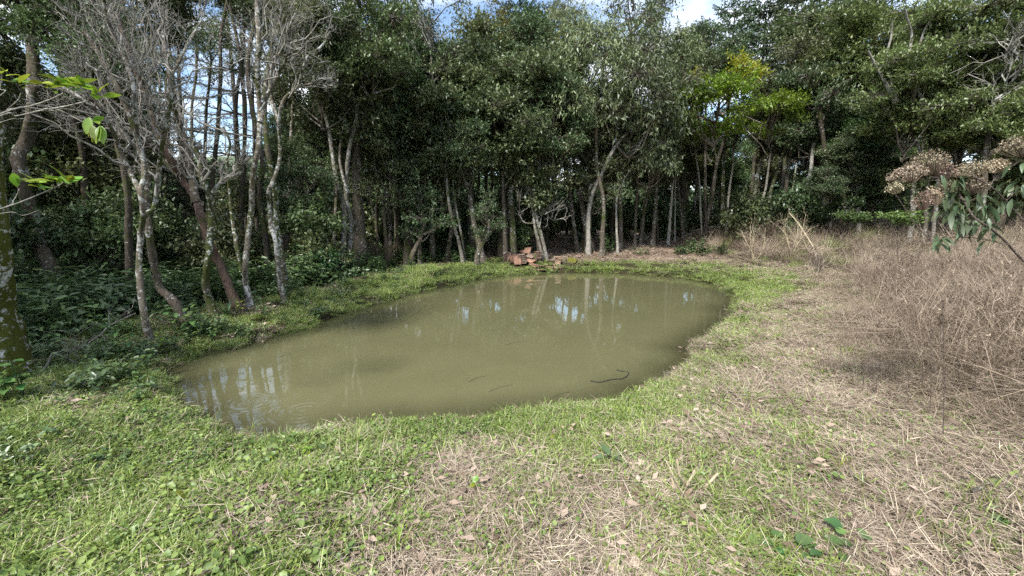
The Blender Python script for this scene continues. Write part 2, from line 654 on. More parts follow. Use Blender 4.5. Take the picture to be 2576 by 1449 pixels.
def forest_in(x, y, d):
    """1 inside the wood: left of the left bank and beyond the far bank"""
    left = sstep(1.2, 2.6, d) * sstep(-3.2, -5.2, x) * sstep(3.0, 5.5, y)
    far = sstep(18.0, 19.2, y + .12 * (vnoise(x, y, .8, 5) - .5))
    farc = sstep(16.5, 18.0, y) * sstep(-.5, -2.0, x)
    return np.maximum(np.maximum(left, far), farc) * sstep(.6, -.3, brush_in(x, y))


def greenness(x, y, d):
    n = vnoise(x, y, 1.1, 6) * .5 + vnoise(x, y, 2.7, 7) * .5
    g = .37 - .20 * sstep(-1.0, 1.6, x - (y - 2.5) * .35) + .46 * sstep(-.2, -1.7, x)
    g = g + .42 * np.exp(-np.maximum(d, 0) / .9) + .34 * sstep(8.5, 11, y) * sstep(4.2, 1.8, d) + .10 * (y > 6)
    g = g - .55 * sstep(-1.6, -2.6, x) * sstep(2.6, 3.4, y) * sstep(.38, .6, vnoise(x, y, 1.7, 9))
    g = g - .45 * sstep(-1.6, .0, brush_in(x, y)) + (n - .5) * 1.0
    g = g - .95 * sstep(17.2, 18.3, y + (vnoise(x, y, 1.5, 8) - .5) * .8) * sstep(-1, 1.5, x)
    return np.clip(g, 0, 1)


def axis(lo, hi, f0, f1, step, grow=1.35):
    a = list(np.arange(f0, f1, step))
    s = step
    while a[-1] < hi:
        s *= grow
        a.append(a[-1] + s)
    s = step
    b = [a[0]]
    while b[-1] > lo:
        s *= grow
        b.append(b[-1] - s)
    return np.array(b[:0:-1] + a)


gx, gy = axis(-900, 900, -9, 11, .11), axis(-300, 1200, .8, 20.5, .11)
GX, GY = np.meshgrid(gx, gy)
GD = pond_sdf(GX.ravel(), GY.ravel()).reshape(GX.shape)
GZ = height(GX, GY, GD)
k0, k1 = GX.shape
gi = np.arange(k0 * k1).reshape(k0, k1)
gq = np.stack([gi[:-1, :-1], gi[:-1, 1:], gi[1:, 1:], gi[1:, :-1]], -1).reshape(-1, 4)
gme = MB().add(np.stack([GX, GY, GZ], -1), gq).mesh('ground', ground_material(), True)
for nm, val in (('green', greenness(GX, GY, GD)), ('litter', np.maximum(forest_in(GX, GY, GD) * .8, sstep(2.2, 1.0, path_d(GX, GY)))),
                ('mud', sstep(.10, .0, GD))):
    at = gme.attributes.new(nm, 'FLOAT', 'POINT')
    at.data.foreach_set('value', val.ravel().astype(np.float32))
struct(link('ground', gme), label='grassy clearing with mown straw and forest floor')


def water_material():
    m, t, out = newmat('murky_water')
    co = N(t, 'ShaderNodeTexCoord').outputs['Object']
    c = ramp(t, noise(t, .7, 5, .55, co, dist=.6), [(.3, (.136, .131, .064)), (.7, (.156, .149, .074))])
    df = N(t, 'ShaderNodeBsdfDiffuse')
    t.links.new(c, df.inputs[0])
    tr = N(t, 'ShaderNodeBsdfTransparent')
    tr.inputs[0].default_value = (.62, .60, .42, 1)
    sh = N(t, 'ShaderNodeAttribute', attribute_name='clear')
    body = N(t, 'ShaderNodeMixShader')
    t.links.new(sh.outputs['Fac'], body.inputs[0])
    t.links.new(df.outputs[0], body.inputs[1])
    t.links.new(tr.outputs[0], body.inputs[2])
    gl = N(t, 'ShaderNodeBsdfGlossy')
    gl.inputs['Roughness'].default_value = .015
    fr = N(t, 'ShaderNodeFresnel')
    fr.inputs['IOR'].default_value = 1.72
    hsum = None
    for (cx, cy, rr, amp) in RINGS:
        vm = N(t, 'ShaderNodeVectorMath', operation='DISTANCE')
        vm.inputs[1].default_value = (cx, cy, 0)
        t.links.new(co, vm.inputs[0])
        s = math_n(t, 'SINE', math_n(t, 'MULTIPLY', vm.outputs['Value'], 75.0))
        f = N(t, 'ShaderNodeMapRange')
        f.inputs[1].default_value, f.inputs[2].default_value = rr, rr * .25
        f.inputs[3].default_value, f.inputs[4].default_value = 0, amp
        f.clamp = True
        t.links.new(vm.outputs['Value'], f.inputs[0])
        v = math_n(t, 'MULTIPLY', s, f.outputs[0])
        hsum = v if hsum is None else math_n(t, 'ADD', hsum, v)
    rip = math_n(t, 'MULTIPLY', noise(t, 5, 3, .5, co), .25)
    hsum = math_n(t, 'ADD', hsum, rip)
    bp = N(t, 'ShaderNodeBump')
    bp.inputs['Strength'].default_value = .5
    bp.inputs['Distance'].default_value = .006
    t.links.new(hsum, bp.inputs['Height'])
    for s in (gl, fr):
        t.links.new(bp.outputs[0], s.inputs['Normal'])
    mx = N(t, 'ShaderNodeMixShader')
    t.links.new(fr.outputs[0], mx.inputs[0])
    t.links.new(body.outputs[0], mx.inputs[1])
    t.links.new(gl.outputs[0], mx.inputs[2])
    t.links.new(mx.outputs[0], out.inputs[0])
    return m


RINGS = [(*plane_pt(628, 1012, 0)[:2], .32, .35), (*plane_pt(765, 1030, 0)[:2], .45, .2)]
wx0, wy0 = POND.min(0) - .4
wx1, wy1 = POND.max(0) + .4
PX_, PY_ = np.meshgrid(np.arange(wx0, wx1, .14), np.arange(wy0, wy1, .14))
PD_ = pond_sdf(PX_.ravel(), PY_.ravel()).reshape(PX_.shape)
pi_ = np.arange(PX_.size).reshape(PX_.shape)
pq = np.stack([pi_[:-1, :-1], pi_[:-1, 1:], pi_[1:, 1:], pi_[1:, :-1]], -1).reshape(-1, 4)
pq = pq[(PD_.ravel()[pq] < .22).any(1)]
us, inv = np.unique(pq, return_inverse=True)
wv = np.stack([PX_.ravel(), PY_.ravel(), np.zeros(PX_.size)], 1)[us]
wm = MB().add(wv, inv.reshape(-1, 4)).mesh('pond_water', water_material())
at = wm.attributes.new('clear', 'FLOAT', 'POINT')
at.data.foreach_set('value', (.10 + .62 * sstep(-.9, .05, PD_.ravel()[us])).astype(np.float32))
struct(link('pond_water', wm), label='murky olive pond water with reflections')

# ------------------------------------------------------------------ tree library
def crown_data(seed, R, squash, nclump, nspray, nleaf, L, W, lmat, droop=.15, updir=.35, hang=0.0, flat=.7, shell=.45, tmat='limb', base=-.9, spread=1.0):
    rng = np.random.default_rng(seed)
    ctr = rand_dirs(rng, nclump) * (shell + (1 - shell) * rng.random((nclump, 1)) ** .6) * R * .72
    ctr[:, 2] *= squash
    ctr[:, :2] *= spread
    rc = R * (.21 + .17 * rng.random(nclump))
    mb = MB()
    root = np.stack([np.zeros(nclump), np.zeros(nclump), np.clip(ctr[:, 2] - R * (.25 + .5 * rng.random(nclump)), base * R, R)], 1)
    mid = root * .45 + ctr * .55 + rng.standard_normal((nclump, 3)) * R * .06 - np.array([0, 0, R * .06])
    lp = np.stack([root, root * .7 + mid * .3 + rng.standard_normal((nclump, 3)) * R * .02, mid, ctr], 1)
    lr = np.linspace(.020, .006, 4)[None] * R * (.7 + .5 * rng.random((nclump, 1)))
    mb.add(*tubes(lp, lr, 5))
    dirs = rand_dirs(rng, nclump * nspray)
    rr = (.25 + .75 * rng.random((nclump * nspray, 1)) ** .5)
    c = np.repeat(ctr, nspray, 0)
    off = dirs * rr * np.repeat(rc, nspray)[:, None]
    off[:, 2] *= flat
    sp = c + off
    tw = np.stack([c, c * .5 + sp * .5 + rng.standard_normal(sp.shape) * .05 * R * .3, sp], 1)
    mb.add(*tubes(tw, np.tile(np.linspace(.0042, .0018, 3) * R, (len(tw), 1)), 3))
    limbs = mb.mesh('limbs', M[tmat], True)
    d = unit(off + np.array([0, 0, updir]) * R * .3 + rng.standard_normal(off.shape) * .18 * R * .4)
    m = len(sp) * nleaf
    t = np.tile(np.linspace(0, 1, nleaf), len(sp))[:, None]
    D = np.repeat(d, nleaf, 0)
    P = np.repeat(sp, nleaf, 0) + D * (t - .45) * L * 3.0 + rng.standard_normal((m, 3)) * L * .22
    ld = unit(D * .5 + rand_dirs(rng, m) * .9 + np.array([0, 0, .1 - hang]))
    nr = unit(np.array([0, 0, 1.]) + rng.standard_normal((m, 3)) * .45)
    sz = .65 + .6 * rng.random(m)
    v, q = leaves(P, ld, nr, L * sz, W * sz, .2, droop)
    ct = np.repeat(np.repeat(rng.random(nclump), nspray), nleaf)
    tint = np.clip(.25 * ct + .75 * rng.random(m), 0, 1)
    cm_ = MB().add(v, q, tint).mesh('crown', M[lmat])
    return limbs, cm_


LIB = {}
for s in range(5):
    LIB['broad%d' % s] = crown_data(100 + s, 2.5, 1.05, 24, 58, 11, .128, .056, 'broad', flat=.6)
for s in range(4):
    LIB['grey%d' % s] = crown_data(120 + s, 2.5, 1.0, 24, 56, 11, .122, .056, 'grey', flat=.6)
for s in range(3):
    LIB['airy%d' % s] = crown_data(140 + s, 2.5, .95, 20, 46, 11, .165, .043, 'airy', .35, .1, .55)
for s in range(2):
    LIB['open%d' % s] = crown_data(150 + s, 2.5, 1.0, 13, 22, 9, .18, .055, 'airy', .3, .3, .3)
for s in range(2):
    LIB['lime%d' % s] = crown_data(160 + s, 2.5, .6, 13, 36, 11, .15, .065, 'lime', flat=.45)
for s in range(3):
    LIB['feather%d' % s] = crown_data(170 + s, 2.5, .9, 26, 58, 11, .13, .046, 'feather', flat=.33, shell=.3)
for s in range(2):
    LIB['sparse%d' % s] = crown_data(220 + s, 2.5, 1.1, 16, 26, 10, .135, .06, 'grey', flat=.6)
LIB['yellow0'] = crown_data(181, 2.5, 1.0, 15, 34, 10, .16, .06, 'yellowish')
for s in range(3):
    LIB['shrub%d' % s] = crown_data(190 + s, 1.4, .95, 12, 32, 10, .14, .065, 'broad', base=-1.0, shell=.3)
for s in range(2):
    LIB['ushrub%d' % s] = crown_data(200 + s, 1.1, .7, 11, 26, 9, .13, .065, 'under', base=-.8, shell=.2)
LIB['sap0'] = crown_data(211, 1.0, 1.2, 7, 14, 8, .15, .08, 'lime', shell=.2)
LIB['fresh0'] = crown_data(213, 1.0, .9, 9, 20, 9, .12, .06, 'herb', shell=.2)
LIB['sap1'] = crown_data(212, 1.0, 1.3, 9, 18, 9, .15, .07, 'grey', shell=.2)
LIBR = {'shrub': 1.4, 'ushrub': 1.1, 'sap': 1.0}


def lib_pick(key, i=None):
    ks = [k for k in LIB if k.rstrip('0123456789') == key]
    k = ks[(i if i is not None else random.randrange(99)) % len(ks)]
    return LIB[k], LIBR.get(key, 2.5)


def bare_data(seed, paths, r0s, levels=3, kids=(7, 6, 5), ratio=.52, up=.25, mat='twig', minr=.0032, wig=.10):
    """branch system grown from given limb paths; no leaves"""
    rng = np.random.default_rng(seed)
    mb = MB()
    K = 6
    cur = np.stack([catmull(p, K) for p in paths])
    rc = np.array(r0s, float)
    for lv in range(levels):
        n = len(cur)
        kd = kids[lv]
        t = np.clip(.25 + .72 * (np.arange(kd)[None] + rng.random((n, kd))) / kd, 0, .98)
        seg = t * (K - 1)
        i = seg.astype(int)
        f = (seg - i)[..., None]
        ii = np.arange(n)[:, None]
        p0 = cur[ii, i] * (1 - f) + cur[ii, np.minimum(i + 1, K - 1)] * f
        tg = unit(cur[ii, np.minimum(i + 1, K - 1)] - cur[ii, i])
        ln = np.linalg.norm(np.diff(cur, axis=1), axis=2).sum(1)
        L = ln[:, None] * ratio * (.55 + .6 * rng.random((n, kd))) * (1.1 - .55 * t)
        L = np.minimum(L, 2.6)
        d = unit(tg + rng.standard_normal(tg.shape) * .75 + np.array([0, 0, up]))
        s = np.linspace(0, 1, K)[None, None, :, None]
        bend = rng.standard_normal((n, kd, 1, 3)) * .35 + np.array([0, 0, .12])
        path = p0[:, :, None] + d[:, :, None] * L[:, :, None, None] * s + bend * L[:, :, None, None] * s ** 2 * .6
        path[:, :, 1:] += rng.standard_normal(path[:, :, 1:].shape) * L[:, :, None, None] * wig * .45
        r = np.maximum(rc[:, None] * (.5 + .2 * rng.random((n, kd))) * (1 - .55 * t), minr)
        path = path.reshape(-1, K, 3)
        r = r.ravel()
        rr = np.maximum(r[:, None] * np.linspace(1, .35, K)[None], minr * .6)
        mb.add(*tubes(path, rr, 4 if lv == 0 else 3))
        cur, rc = path, r * .75
    return mb.mesh('branches', M[mat], True)


def whorl_tree(seed, H, z0, nw, nb, len0, len1, sweep, leafL=.13, nlet=9, nlf=12):
    """monkey-puzzle like conifer: straight stem, whorls of branches with needle tufts"""
    rng = np.random.default_rng(seed)
    mb, lf = MB(), MB()
    for w in range(nw):
        u = w / max(nw - 1, 1)
        z = z0 + (H - z0) * u
        bl = len0 + (len1 - len0) * u
        for b in range(nb):
            a = 2 * math.pi * (b + rng.random() * .6) / nb + w
            o = np.array([math.cos(a), math.sin(a), 0])
            L = bl * (.75 + .5 * rng.random())
            s = np.linspace(0, 1, 6)[:, None]
            p = np.array([0, 0, z]) + o * L * s + np.array([0, 0, 1.]) * L * (sweep * s ** 2 - .08 * s) + rng.standard_normal((6, 3)) * .03 * s
            mb.add(*tubes(p[None], np.linspace(.045, .014, 6)[None] * (.6 + .15 * L), 4))
            tt = np.linspace(.35, 1, nlet)
            c = np.stack([np.interp(tt, s[:, 0], p[:, j]) for j in range(3)], 1)
            sd = np.cross(o, [0, 0, 1.])
            sg = np.where(np.arange(nlet) % 2, 1, -1)[:, None]
            dl = unit(o * .8 + sd * sg * (.9 * rng.random((nlet, 1)) + .2) + np.array([0, 0, .35]) + rng.standard_normal((nlet, 3)) * .2)
            Ll = L * .26 * (1.15 - .5 * tt)[:, None] + .15
            e = c + dl * Ll
            mb.add(*tubes(np.stack([c, e], 1), np.tile([.012, .007], (nlet, 1)), 3))
            t2 = np.tile(np.linspace(.05, 1.05, nlf), nlet)[:, None]
            P = np.repeat(c, nlf, 0) + np.repeat(dl * Ll, nlf, 0) * t2
            D = unit(np.repeat(dl, nlf, 0) * .55 + rand_dirs(rng, len(P)))
            lf.add(*leaves(P, D, rand_dirs(rng, len(P)), np.full(len(P), leafL) * (.7 + .6 * rng.random(len(P))), np.full(len(P), leafL * .42), .1, .0), rng.random(len(P)))
    st = np.array([[0, 0, 0], [0.05, 0, H * .35], [-.03, .04, H * .7], [0, 0, H]])
    return trunk_mesh('trunk', st, .2, .05, M['dark'], 9, 1.3, rng), mb.mesh('branches', M['limb'], True), lf.mesh('crown', M['needle'])


ARAU = [whorl_tree(31, 18.5, 12.6, 7, 9, 3.1, 1.5, .34, .2, 11, 14), whorl_tree(32, 17, 11.6, 7, 9, 2.8, 1.2, .42, .2, 11, 14)]
YOUNG = [whorl_tree(41, 13, 2.0, 13, 6, 3.3, .9, .10, .10, 8, 7), whorl_tree(42, 11, 1.6, 12, 6, 2.8, .8, .08, .10, 8, 7)]

# ------------------------------------------------------------------ traced trees
NTREE = [0]


def tree(name, label, Y, px, r, mat, crown=None, group=None, top=None, forks=None, cat='tree', wob=.12, rtop=None, base_ground=True, n=9, extra=None):
    """px: trunk traced bottom to top at distance Y (None: from the ground it stands on); crown=(lib, px, py, radius_px[, dY])"""
    rng = np.random.default_rng(1000 + NTREE[0])
    NTREE[0] += 1
    if Y is None:
        p = hit(*px[0])
        Y = p[1]
    pts = [pt(x, y, Y + (wob * math.sin(1.7 * i + NTREE[0]) if i else 0)) for i, (x, y) in enumerate(px)]
    gz = h1(pts[0][0], pts[0][1])
    base = np.array([pts[0][0], pts[0][1], gz])
    if pts[0][2] > gz + .15:
        pts.insert(0, np.array([base[0] + .05 * (pts[0][0] - pts[1][0]), base[1], gz - .2]))
    else:
        pts[0] = np.array([base[0], base[1], gz - .15])
    cc = None
    if crown:
        key, cx, cy_, cr_ = crown[:4]
        dY = crown[4] if len(crown) > 4 else 0
        cc = pt(cx, cy_, Y + dY)
        R = cr_ * pxm(Y)
        end = cc + np.array([0, 0, -.1 * R])
        if end[2] > pts[-1][2] + .4:
            pts.append(pts[-1] * .45 + end * .55 + np.array([0, 0, .08 * R]) + rng.standard_normal(3) * .06 * R)
        pts.append(end)
    if top is not None:
        e = pt(top[0], top[1], Y)
        pts.append(pts[-1] * .5 + e * .5 + rng.standard_normal(3) * .08)
        pts.append(e)
    o = thing(name, label, cat, base, group)
    P = np.array(pts) - base
    link('trunk', trunk_mesh('trunk', P, r, rtop if rtop else r * .42, M[mat], n, 1.45, rng, max(14, 5 * len(P))), o)
    paths = [P[len(P) // 2:] if len(P) > 3 else P]
    for fk in forks or []:
        fp = np.array([pt(x, y, Y + .25 * math.sin(i)) for i, (x, y) in enumerate(fk[0])]) - base
        link('limb', trunk_mesh('limb', fp, fk[1], fk[1] * .4, M[fk[2] if len(fk) > 2 else mat], 7, 1.15, rng, 18), o)
        paths.append(fp)
    if crown:
        (lm, cm_), R0 = lib_pick(key, int(rng.integers(99)))
        a = rng.random() * 6.28
        s = R / R0
        sc = (s * (.9 + .2 * rng.random()), s * (.9 + .2 * rng.random()), s)
        link('limbs', lm, o, cc - base, (0, 0, a), sc)
        link('crown', cm_, o, cc - base, (0, 0, a), sc)
    if extra:
        link('twigs', bare_data(NTREE[0] * 7, paths, [r * .75] * len(paths), **extra), o)
    return o


T = tree
bare = dict(levels=3, kids=(10, 8, 5))
# the bank on the pond's side, from the camera's left
T('mossy_tree', 'thick tree trunk furred with yellow-green moss at the edge of the picture', None, [(25, 955), (0, 800), (-25, 640), (-40, 400), (-60, 100)], .14, 'moss', crown=('broad', -90, -260, 240), n=14, rtop=.13)
T('curved_tree', 'kinked grey trunk with pale bands leaning out of dark shrubs', 10.4, fA([(265, 1215), (225, 1150), (190, 1060), (150, 960), (120, 850), (95, 740), (75, 640), (110, 570), (130, 470), (140, 330), (130, 180), (120, 90), (150, 0)]), .145, 'bark', crown=('broad', 60, -160, 220), n=12, rtop=.10)
T('lichen_tree', 'slim white-spotted trunk forking into bare twigs, nearest the pond corner', None, fA([(618, 1388), (590, 1290), (568, 1120), (572, 980), (583, 880), (575, 780), (590, 690), (560, 560), (548, 420), (540, 330), (500, 220), (440, 80), (420, -40)]), .048, 'blotch',
  forks=[(fA([(583, 880), (625, 850), (640, 780), (650, 660), (670, 540), (700, 400), (690, 330), (740, 230), (800, 120)]), .038), (fA([(575, 780), (540, 720), (490, 610), (440, 500), (360, 420), (250, 350)]), .04)], extra=bare, rtop=.02)
T('leaning_tree', 'grey leaning trunk bending upright behind the white-spotted one', None, fA([(758, 1302), (710, 1230), (650, 1170), (628, 1080), (610, 960), (595, 850), (600, 700), (560, 560), (500, 400), (420, 250), (350, 130)]), .072, 'bark',
  forks=[(fA([(600, 700), (560, 600), (450, 530), (400, 430), (330, 390)]), .05)], extra=dict(levels=3, kids=(8, 6, 5)), rtop=.03)
T('red_tree', 'reddish brown leaning trunk standing on the pond bank', None, fA([(988, 1280), (940, 1190), (890, 1060), (850, 980), (820, 880), (785, 790), (735, 720), (690, 640), (640, 540), (600, 400), (560, 300), (520, 200), (480, 60)]), .088, 'red',
  forks=[(fA([(800, 830), (775, 700), (760, 600), (735, 510), (700, 420), (690, 300), (660, 120)]), .065, 'bark'), (fA([(735, 720), (690, 680), (640, 620), (560, 560), (510, 470)]), .05, 'bark')], extra=dict(levels=3, kids=(10, 7, 5)), rtop=.035)
T('mossy_tree', 'crooked mossy trunk with white lichen crossing in front of the reddish one', None, fA([(882, 1302), (855, 1230), (838, 1150), (850, 1050), (855, 960), (862, 870), (850, 790), (820, 720), (810, 640), (770, 560)]), .075, 'mossy',
  forks=[(fA([(855, 800), (900, 740), (960, 700), (1020, 640)]), .03, 'twig')], extra=dict(levels=3, kids=(9, 7, 5)), rtop=.03)
T('white_tree', 'slender whitish trunk rising straight beyond the reddish leaning trunk', None, fA([(1028, 1260), (1003, 1160), (1000, 1090), (1010, 980), (1025, 850), (1030, 720), (1050, 620), (1060, 520), (1058, 430), (1050, 300), (1055, 180), (1050, 60), (1050, -80)]), .056, 'blotch',
  forks=[(fA([(1060, 500), (1085, 400), (1130, 310), (1170, 230), (1180, 120), (1220, 20)]), .045)], extra=dict(levels=3, kids=(8, 6, 5)), rtop=.04)
T('forked_tree', 'lichen-patched trunk with a long bare limb sweeping over the pond', None, fA([(1163, 1235), (1140, 1140), (1125, 990), (1103, 920), (1098, 830), (1095, 780), (1115, 735), (1140, 650), (1140, 560), (1137, 480), (1160, 400), (1210, 360), (1230, 300), (1255, 230), (1310, 190), (1345, 130)]), .057, 'blotch',
  forks=[(fA([(1137, 500), (1100, 380), (1110, 280), (1150, 170), (1140, 60)]), .04), (fA([(1160, 400), (1230, 350), (1300, 345), (1346, 360)]), .025)], extra=dict(levels=3, kids=(7, 6, 5)), rtop=.02)
T('mossy_tree', 'dark mossy trunk close behind the lichen-patched forked trunk', 9.9, fA([(1172, 1215), (1150, 1060), (1125, 930), (1125, 860), (1118, 760), (1090, 600), (1080, 400)]), .08, 'mossy', crown=('open', 720, 20, 110))
T('mossy_tree', 'thin green mossy trunk between the reddish and whitish trunks', 10.5, fA([(1000, 1160), (965, 1000), (948, 900), (936, 780), (925, 660)]), .06, 'mossy', top=(562, 320), extra=dict(levels=2, kids=(7, 5)))
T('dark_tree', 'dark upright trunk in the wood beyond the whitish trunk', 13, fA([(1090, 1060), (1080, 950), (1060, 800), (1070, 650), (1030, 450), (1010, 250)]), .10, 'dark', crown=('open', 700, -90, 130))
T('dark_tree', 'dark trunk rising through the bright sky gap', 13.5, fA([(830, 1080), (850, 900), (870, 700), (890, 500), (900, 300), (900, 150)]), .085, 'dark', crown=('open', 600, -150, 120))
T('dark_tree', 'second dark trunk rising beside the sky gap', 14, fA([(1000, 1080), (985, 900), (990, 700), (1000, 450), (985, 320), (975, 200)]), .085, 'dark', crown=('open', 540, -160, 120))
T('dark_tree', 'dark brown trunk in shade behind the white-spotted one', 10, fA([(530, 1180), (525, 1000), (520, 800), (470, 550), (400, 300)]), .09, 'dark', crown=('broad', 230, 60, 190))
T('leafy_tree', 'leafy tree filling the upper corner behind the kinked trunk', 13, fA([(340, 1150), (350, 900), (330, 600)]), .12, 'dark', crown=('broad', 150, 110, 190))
# middle of the far bank
T('pale_tree', 'lichen-blotched pale trunk at the end of the green bank', 14.6, fB([(307, 1390), (310, 1290), (320, 1130), (315, 1000), (290, 930), (275, 850), (262, 760), (235, 600)]), .105, 'pale', crown=('broad', 800, 160, 165))
T('pale_tree', 'pale trunk with a curved fork beside the blotched one', 15, fB([(345, 1300), (352, 1100), (330, 960), (345, 750), (380, 600), (385, 500), (405, 440), (432, 395)]), .10, 'pale', crown=('broad', 930, 110, 150),
  forks=[(fB([(340, 960), (300, 800), (310, 650), (330, 560)]), .06)])
T('stout_tree', 'stout straight brown trunk behind the pale blotched pair', 16.5, fB([(405, 1290), (396, 1150), (390, 1000), (385, 880), (380, 760)]), .27, 'bark', crown=('broad', 900, 260, 170), n=12)
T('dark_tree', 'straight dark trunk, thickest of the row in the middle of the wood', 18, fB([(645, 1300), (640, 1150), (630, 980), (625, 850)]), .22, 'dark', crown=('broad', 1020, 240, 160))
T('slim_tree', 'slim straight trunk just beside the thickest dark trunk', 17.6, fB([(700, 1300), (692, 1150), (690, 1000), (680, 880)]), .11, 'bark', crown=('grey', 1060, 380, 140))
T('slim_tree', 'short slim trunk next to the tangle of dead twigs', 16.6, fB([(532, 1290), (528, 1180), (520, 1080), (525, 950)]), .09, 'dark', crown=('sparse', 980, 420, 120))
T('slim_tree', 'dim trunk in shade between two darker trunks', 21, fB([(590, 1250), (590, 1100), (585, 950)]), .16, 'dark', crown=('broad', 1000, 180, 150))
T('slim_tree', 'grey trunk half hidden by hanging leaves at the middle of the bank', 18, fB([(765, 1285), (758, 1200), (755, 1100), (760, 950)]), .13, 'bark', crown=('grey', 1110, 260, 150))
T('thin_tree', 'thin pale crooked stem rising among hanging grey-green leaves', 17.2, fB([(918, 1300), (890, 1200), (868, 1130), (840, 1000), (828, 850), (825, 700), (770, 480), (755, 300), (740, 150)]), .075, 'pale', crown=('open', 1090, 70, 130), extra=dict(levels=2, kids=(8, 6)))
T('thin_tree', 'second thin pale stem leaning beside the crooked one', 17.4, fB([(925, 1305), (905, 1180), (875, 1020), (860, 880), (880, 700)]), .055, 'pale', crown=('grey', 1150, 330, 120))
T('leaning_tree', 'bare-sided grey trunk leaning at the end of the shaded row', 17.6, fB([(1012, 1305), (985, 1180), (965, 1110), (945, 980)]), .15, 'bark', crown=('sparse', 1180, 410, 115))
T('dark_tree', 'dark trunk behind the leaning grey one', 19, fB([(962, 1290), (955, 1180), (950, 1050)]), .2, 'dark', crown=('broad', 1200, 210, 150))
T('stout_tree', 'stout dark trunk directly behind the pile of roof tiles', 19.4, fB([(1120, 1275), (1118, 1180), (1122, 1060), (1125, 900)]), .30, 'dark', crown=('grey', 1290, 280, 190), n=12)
T('mossy_tree', 'green mossy trunk with white spots behind the roof tiles', 19.0, fB([(1157, 1265), (1155, 1180), (1152, 1060), (1150, 930)]), .2, 'mossy', crown=('sparse', 1370, 370, 130))
T('twin_tree', 'leaning pale trunk with bare twigs rising beside the stacked tiles', 18.5, fB([(1305, 1268), (1270, 1140), (1252, 1000), (1240, 900)]), .085, 'pale', forks=[(fB([(1262, 1110), (1210, 1100), (1190, 1040), (1200, 970)]), .03)], crown=('sap', 1335, 470, 70), extra=dict(levels=2, kids=(7, 5)))
T('twin_tree', 'straighter pale trunk touching the leaning one beside the tiles', 18.6, fB([(1322, 1262), (1298, 1160), (1272, 1060), (1262, 950), (1290, 820)]), .09, 'pale', forks=[(fB([(1290, 1130), (1310, 1030), (1350, 1090), (1430, 1075)]), .03), (fB([(1280, 1080), (1340, 1050), (1400, 1040)]), .025)], crown=('grey', 1390, 300, 130), extra=dict(levels=2, kids=(7, 5)))
o = T('buttress_tree', 'dark trunk on a skirt of rooty stems at the path edge', 21, fB([(1525, 1245), (1520, 1150), (1500, 1020), (1480, 930)]), .16, 'bark', crown=('sparse', 1480, 380, 120),
  forks=[(fB([(1497 + 13 * k + (k - 3) * 4, 1262 - (k % 2) * 5), (1503 + 8 * k, 1200), (1508 + 4 * k, 1120), (1500 + 3 * k, 1040)]), .075) for k in range(7)])
T('grey_tree', 'leaning weathered limb-trunk high in the pale olive crown', 20, fC([(20, 1230), (30, 1000), (115, 800), (160, 720), (225, 640)]), .13, 'white', crown=('airy', 1590, 220, 180), wob=.3)
T('olive_tree', 'tall olive-crowned tree with drooping narrow leaves', 19.5, fC([(90, 1180), (95, 1000), (60, 800)]), .12, 'bark', crown=('airy', 1460, 190, 170))
T('open_tree', 'open-crowned tree standing against the blue sky', 22, fC([(180, 1160), (170, 900), (120, 600), (90, 350)]), .13, 'bark', crown=('open', 1590, 40, 150), extra=dict(levels=2, kids=(7, 5)))
T('olive_tree', 'lower olive crown hanging over the path edge', 20.5, fC([(165, 1215), (160, 1130), (165, 960)]), .07, 'white', crown=('airy', 1640, 370, 105))
T('slim_tree', 'slim grey-brown trunk where the litter path meets the wood', 23, fC([(250, 1215), (253, 1100), (258, 1000), (262, 850)]), .10, 'bark', crown=('airy', 1560, 330, 120))
T('slim_tree', 'gently bent grey trunk next along the path edge', 23.5, fC([(278, 1210), (290, 1100), (310, 980), (345, 880), (357, 740)]), .12, 'bark', crown=('airy', 1670, 250, 130))
T('slim_tree', 'short dark trunk behind the bent one at the path', 25, fC([(365, 1195), (360, 1070), (350, 900)]), .09, 'dark', crown=('broad', 1640, 400, 65))
T('sapling', 'sapling with lime leaves on a thin spotted trunk by the path', 23.6, fC([(415, 1212), (425, 1080), (435, 960), (442, 860)]), .10, 'white', crown=('sap', 1694, 428, 34))
T('thin_tree', 'thread-thin grey stem behind the lime-leaved sapling', 25, fC([(450, 1195), (450, 1050), (455, 850)]), .05, 'white', crown=('grey', 1720, 320, 70))
T('dark_tree', 'dark straight trunk deep behind the low stone wall', 28, fC([(485, 1160), (486, 950), (490, 700)]), .27, 'dark', crown=('open', 1720, 200, 90))
T('thin_tree', 'thin pale stem with a leafy bush round its foot', 25.5, fC([(585, 1190), (577, 1050), (570, 900), (550, 740)]), .07, 'white', crown=('lime', 1745, 320, 62, -4))
T('lime_tree', 'spreading tree with sunlit lime-green layered crown', 25, fC([(595, 1192), (610, 1090), (635, 970), (652, 840), (672, 760), (720, 620)]), .13, 'bark', crown=('lime', 1800, 265, 120, -4.5),
  forks=[(fC([(660, 820), (640, 700), (610, 620)]), .06), (fC([(720, 640), (800, 660), (900, 640)]), .06)])
T('mottled_tree', 'brown trunk with white mottling at the far end of the path', 26, fC([(690, 1165), (686, 1040), (688, 900), (692, 780)]), .14, 'mossy', crown=('lime', 1830, 190, 85, -4))
T('white_tree', 'clean whitish trunk touching the mottled one at the path end', 25.5, fC([(704, 1170), (710, 1040), (722, 920), (737, 820)]), .085, 'white', crown=('grey', 1850, 310, 70))
T('leaning_tree', 'leaning spotted trunk behind the dry brush', 25, fC([(820, 1145), (832, 1040), (852, 920), (880, 760)]), .13, 'mossy', crown=('lime', 1940, 285, 90, -4.5))
T('slim_tree', 'slim pale trunk behind the bare bush', 24.5, fC([(873, 1140), (885, 1000), (902, 920)]), .09, 'white', crown=('grey', 1950, 330, 75))
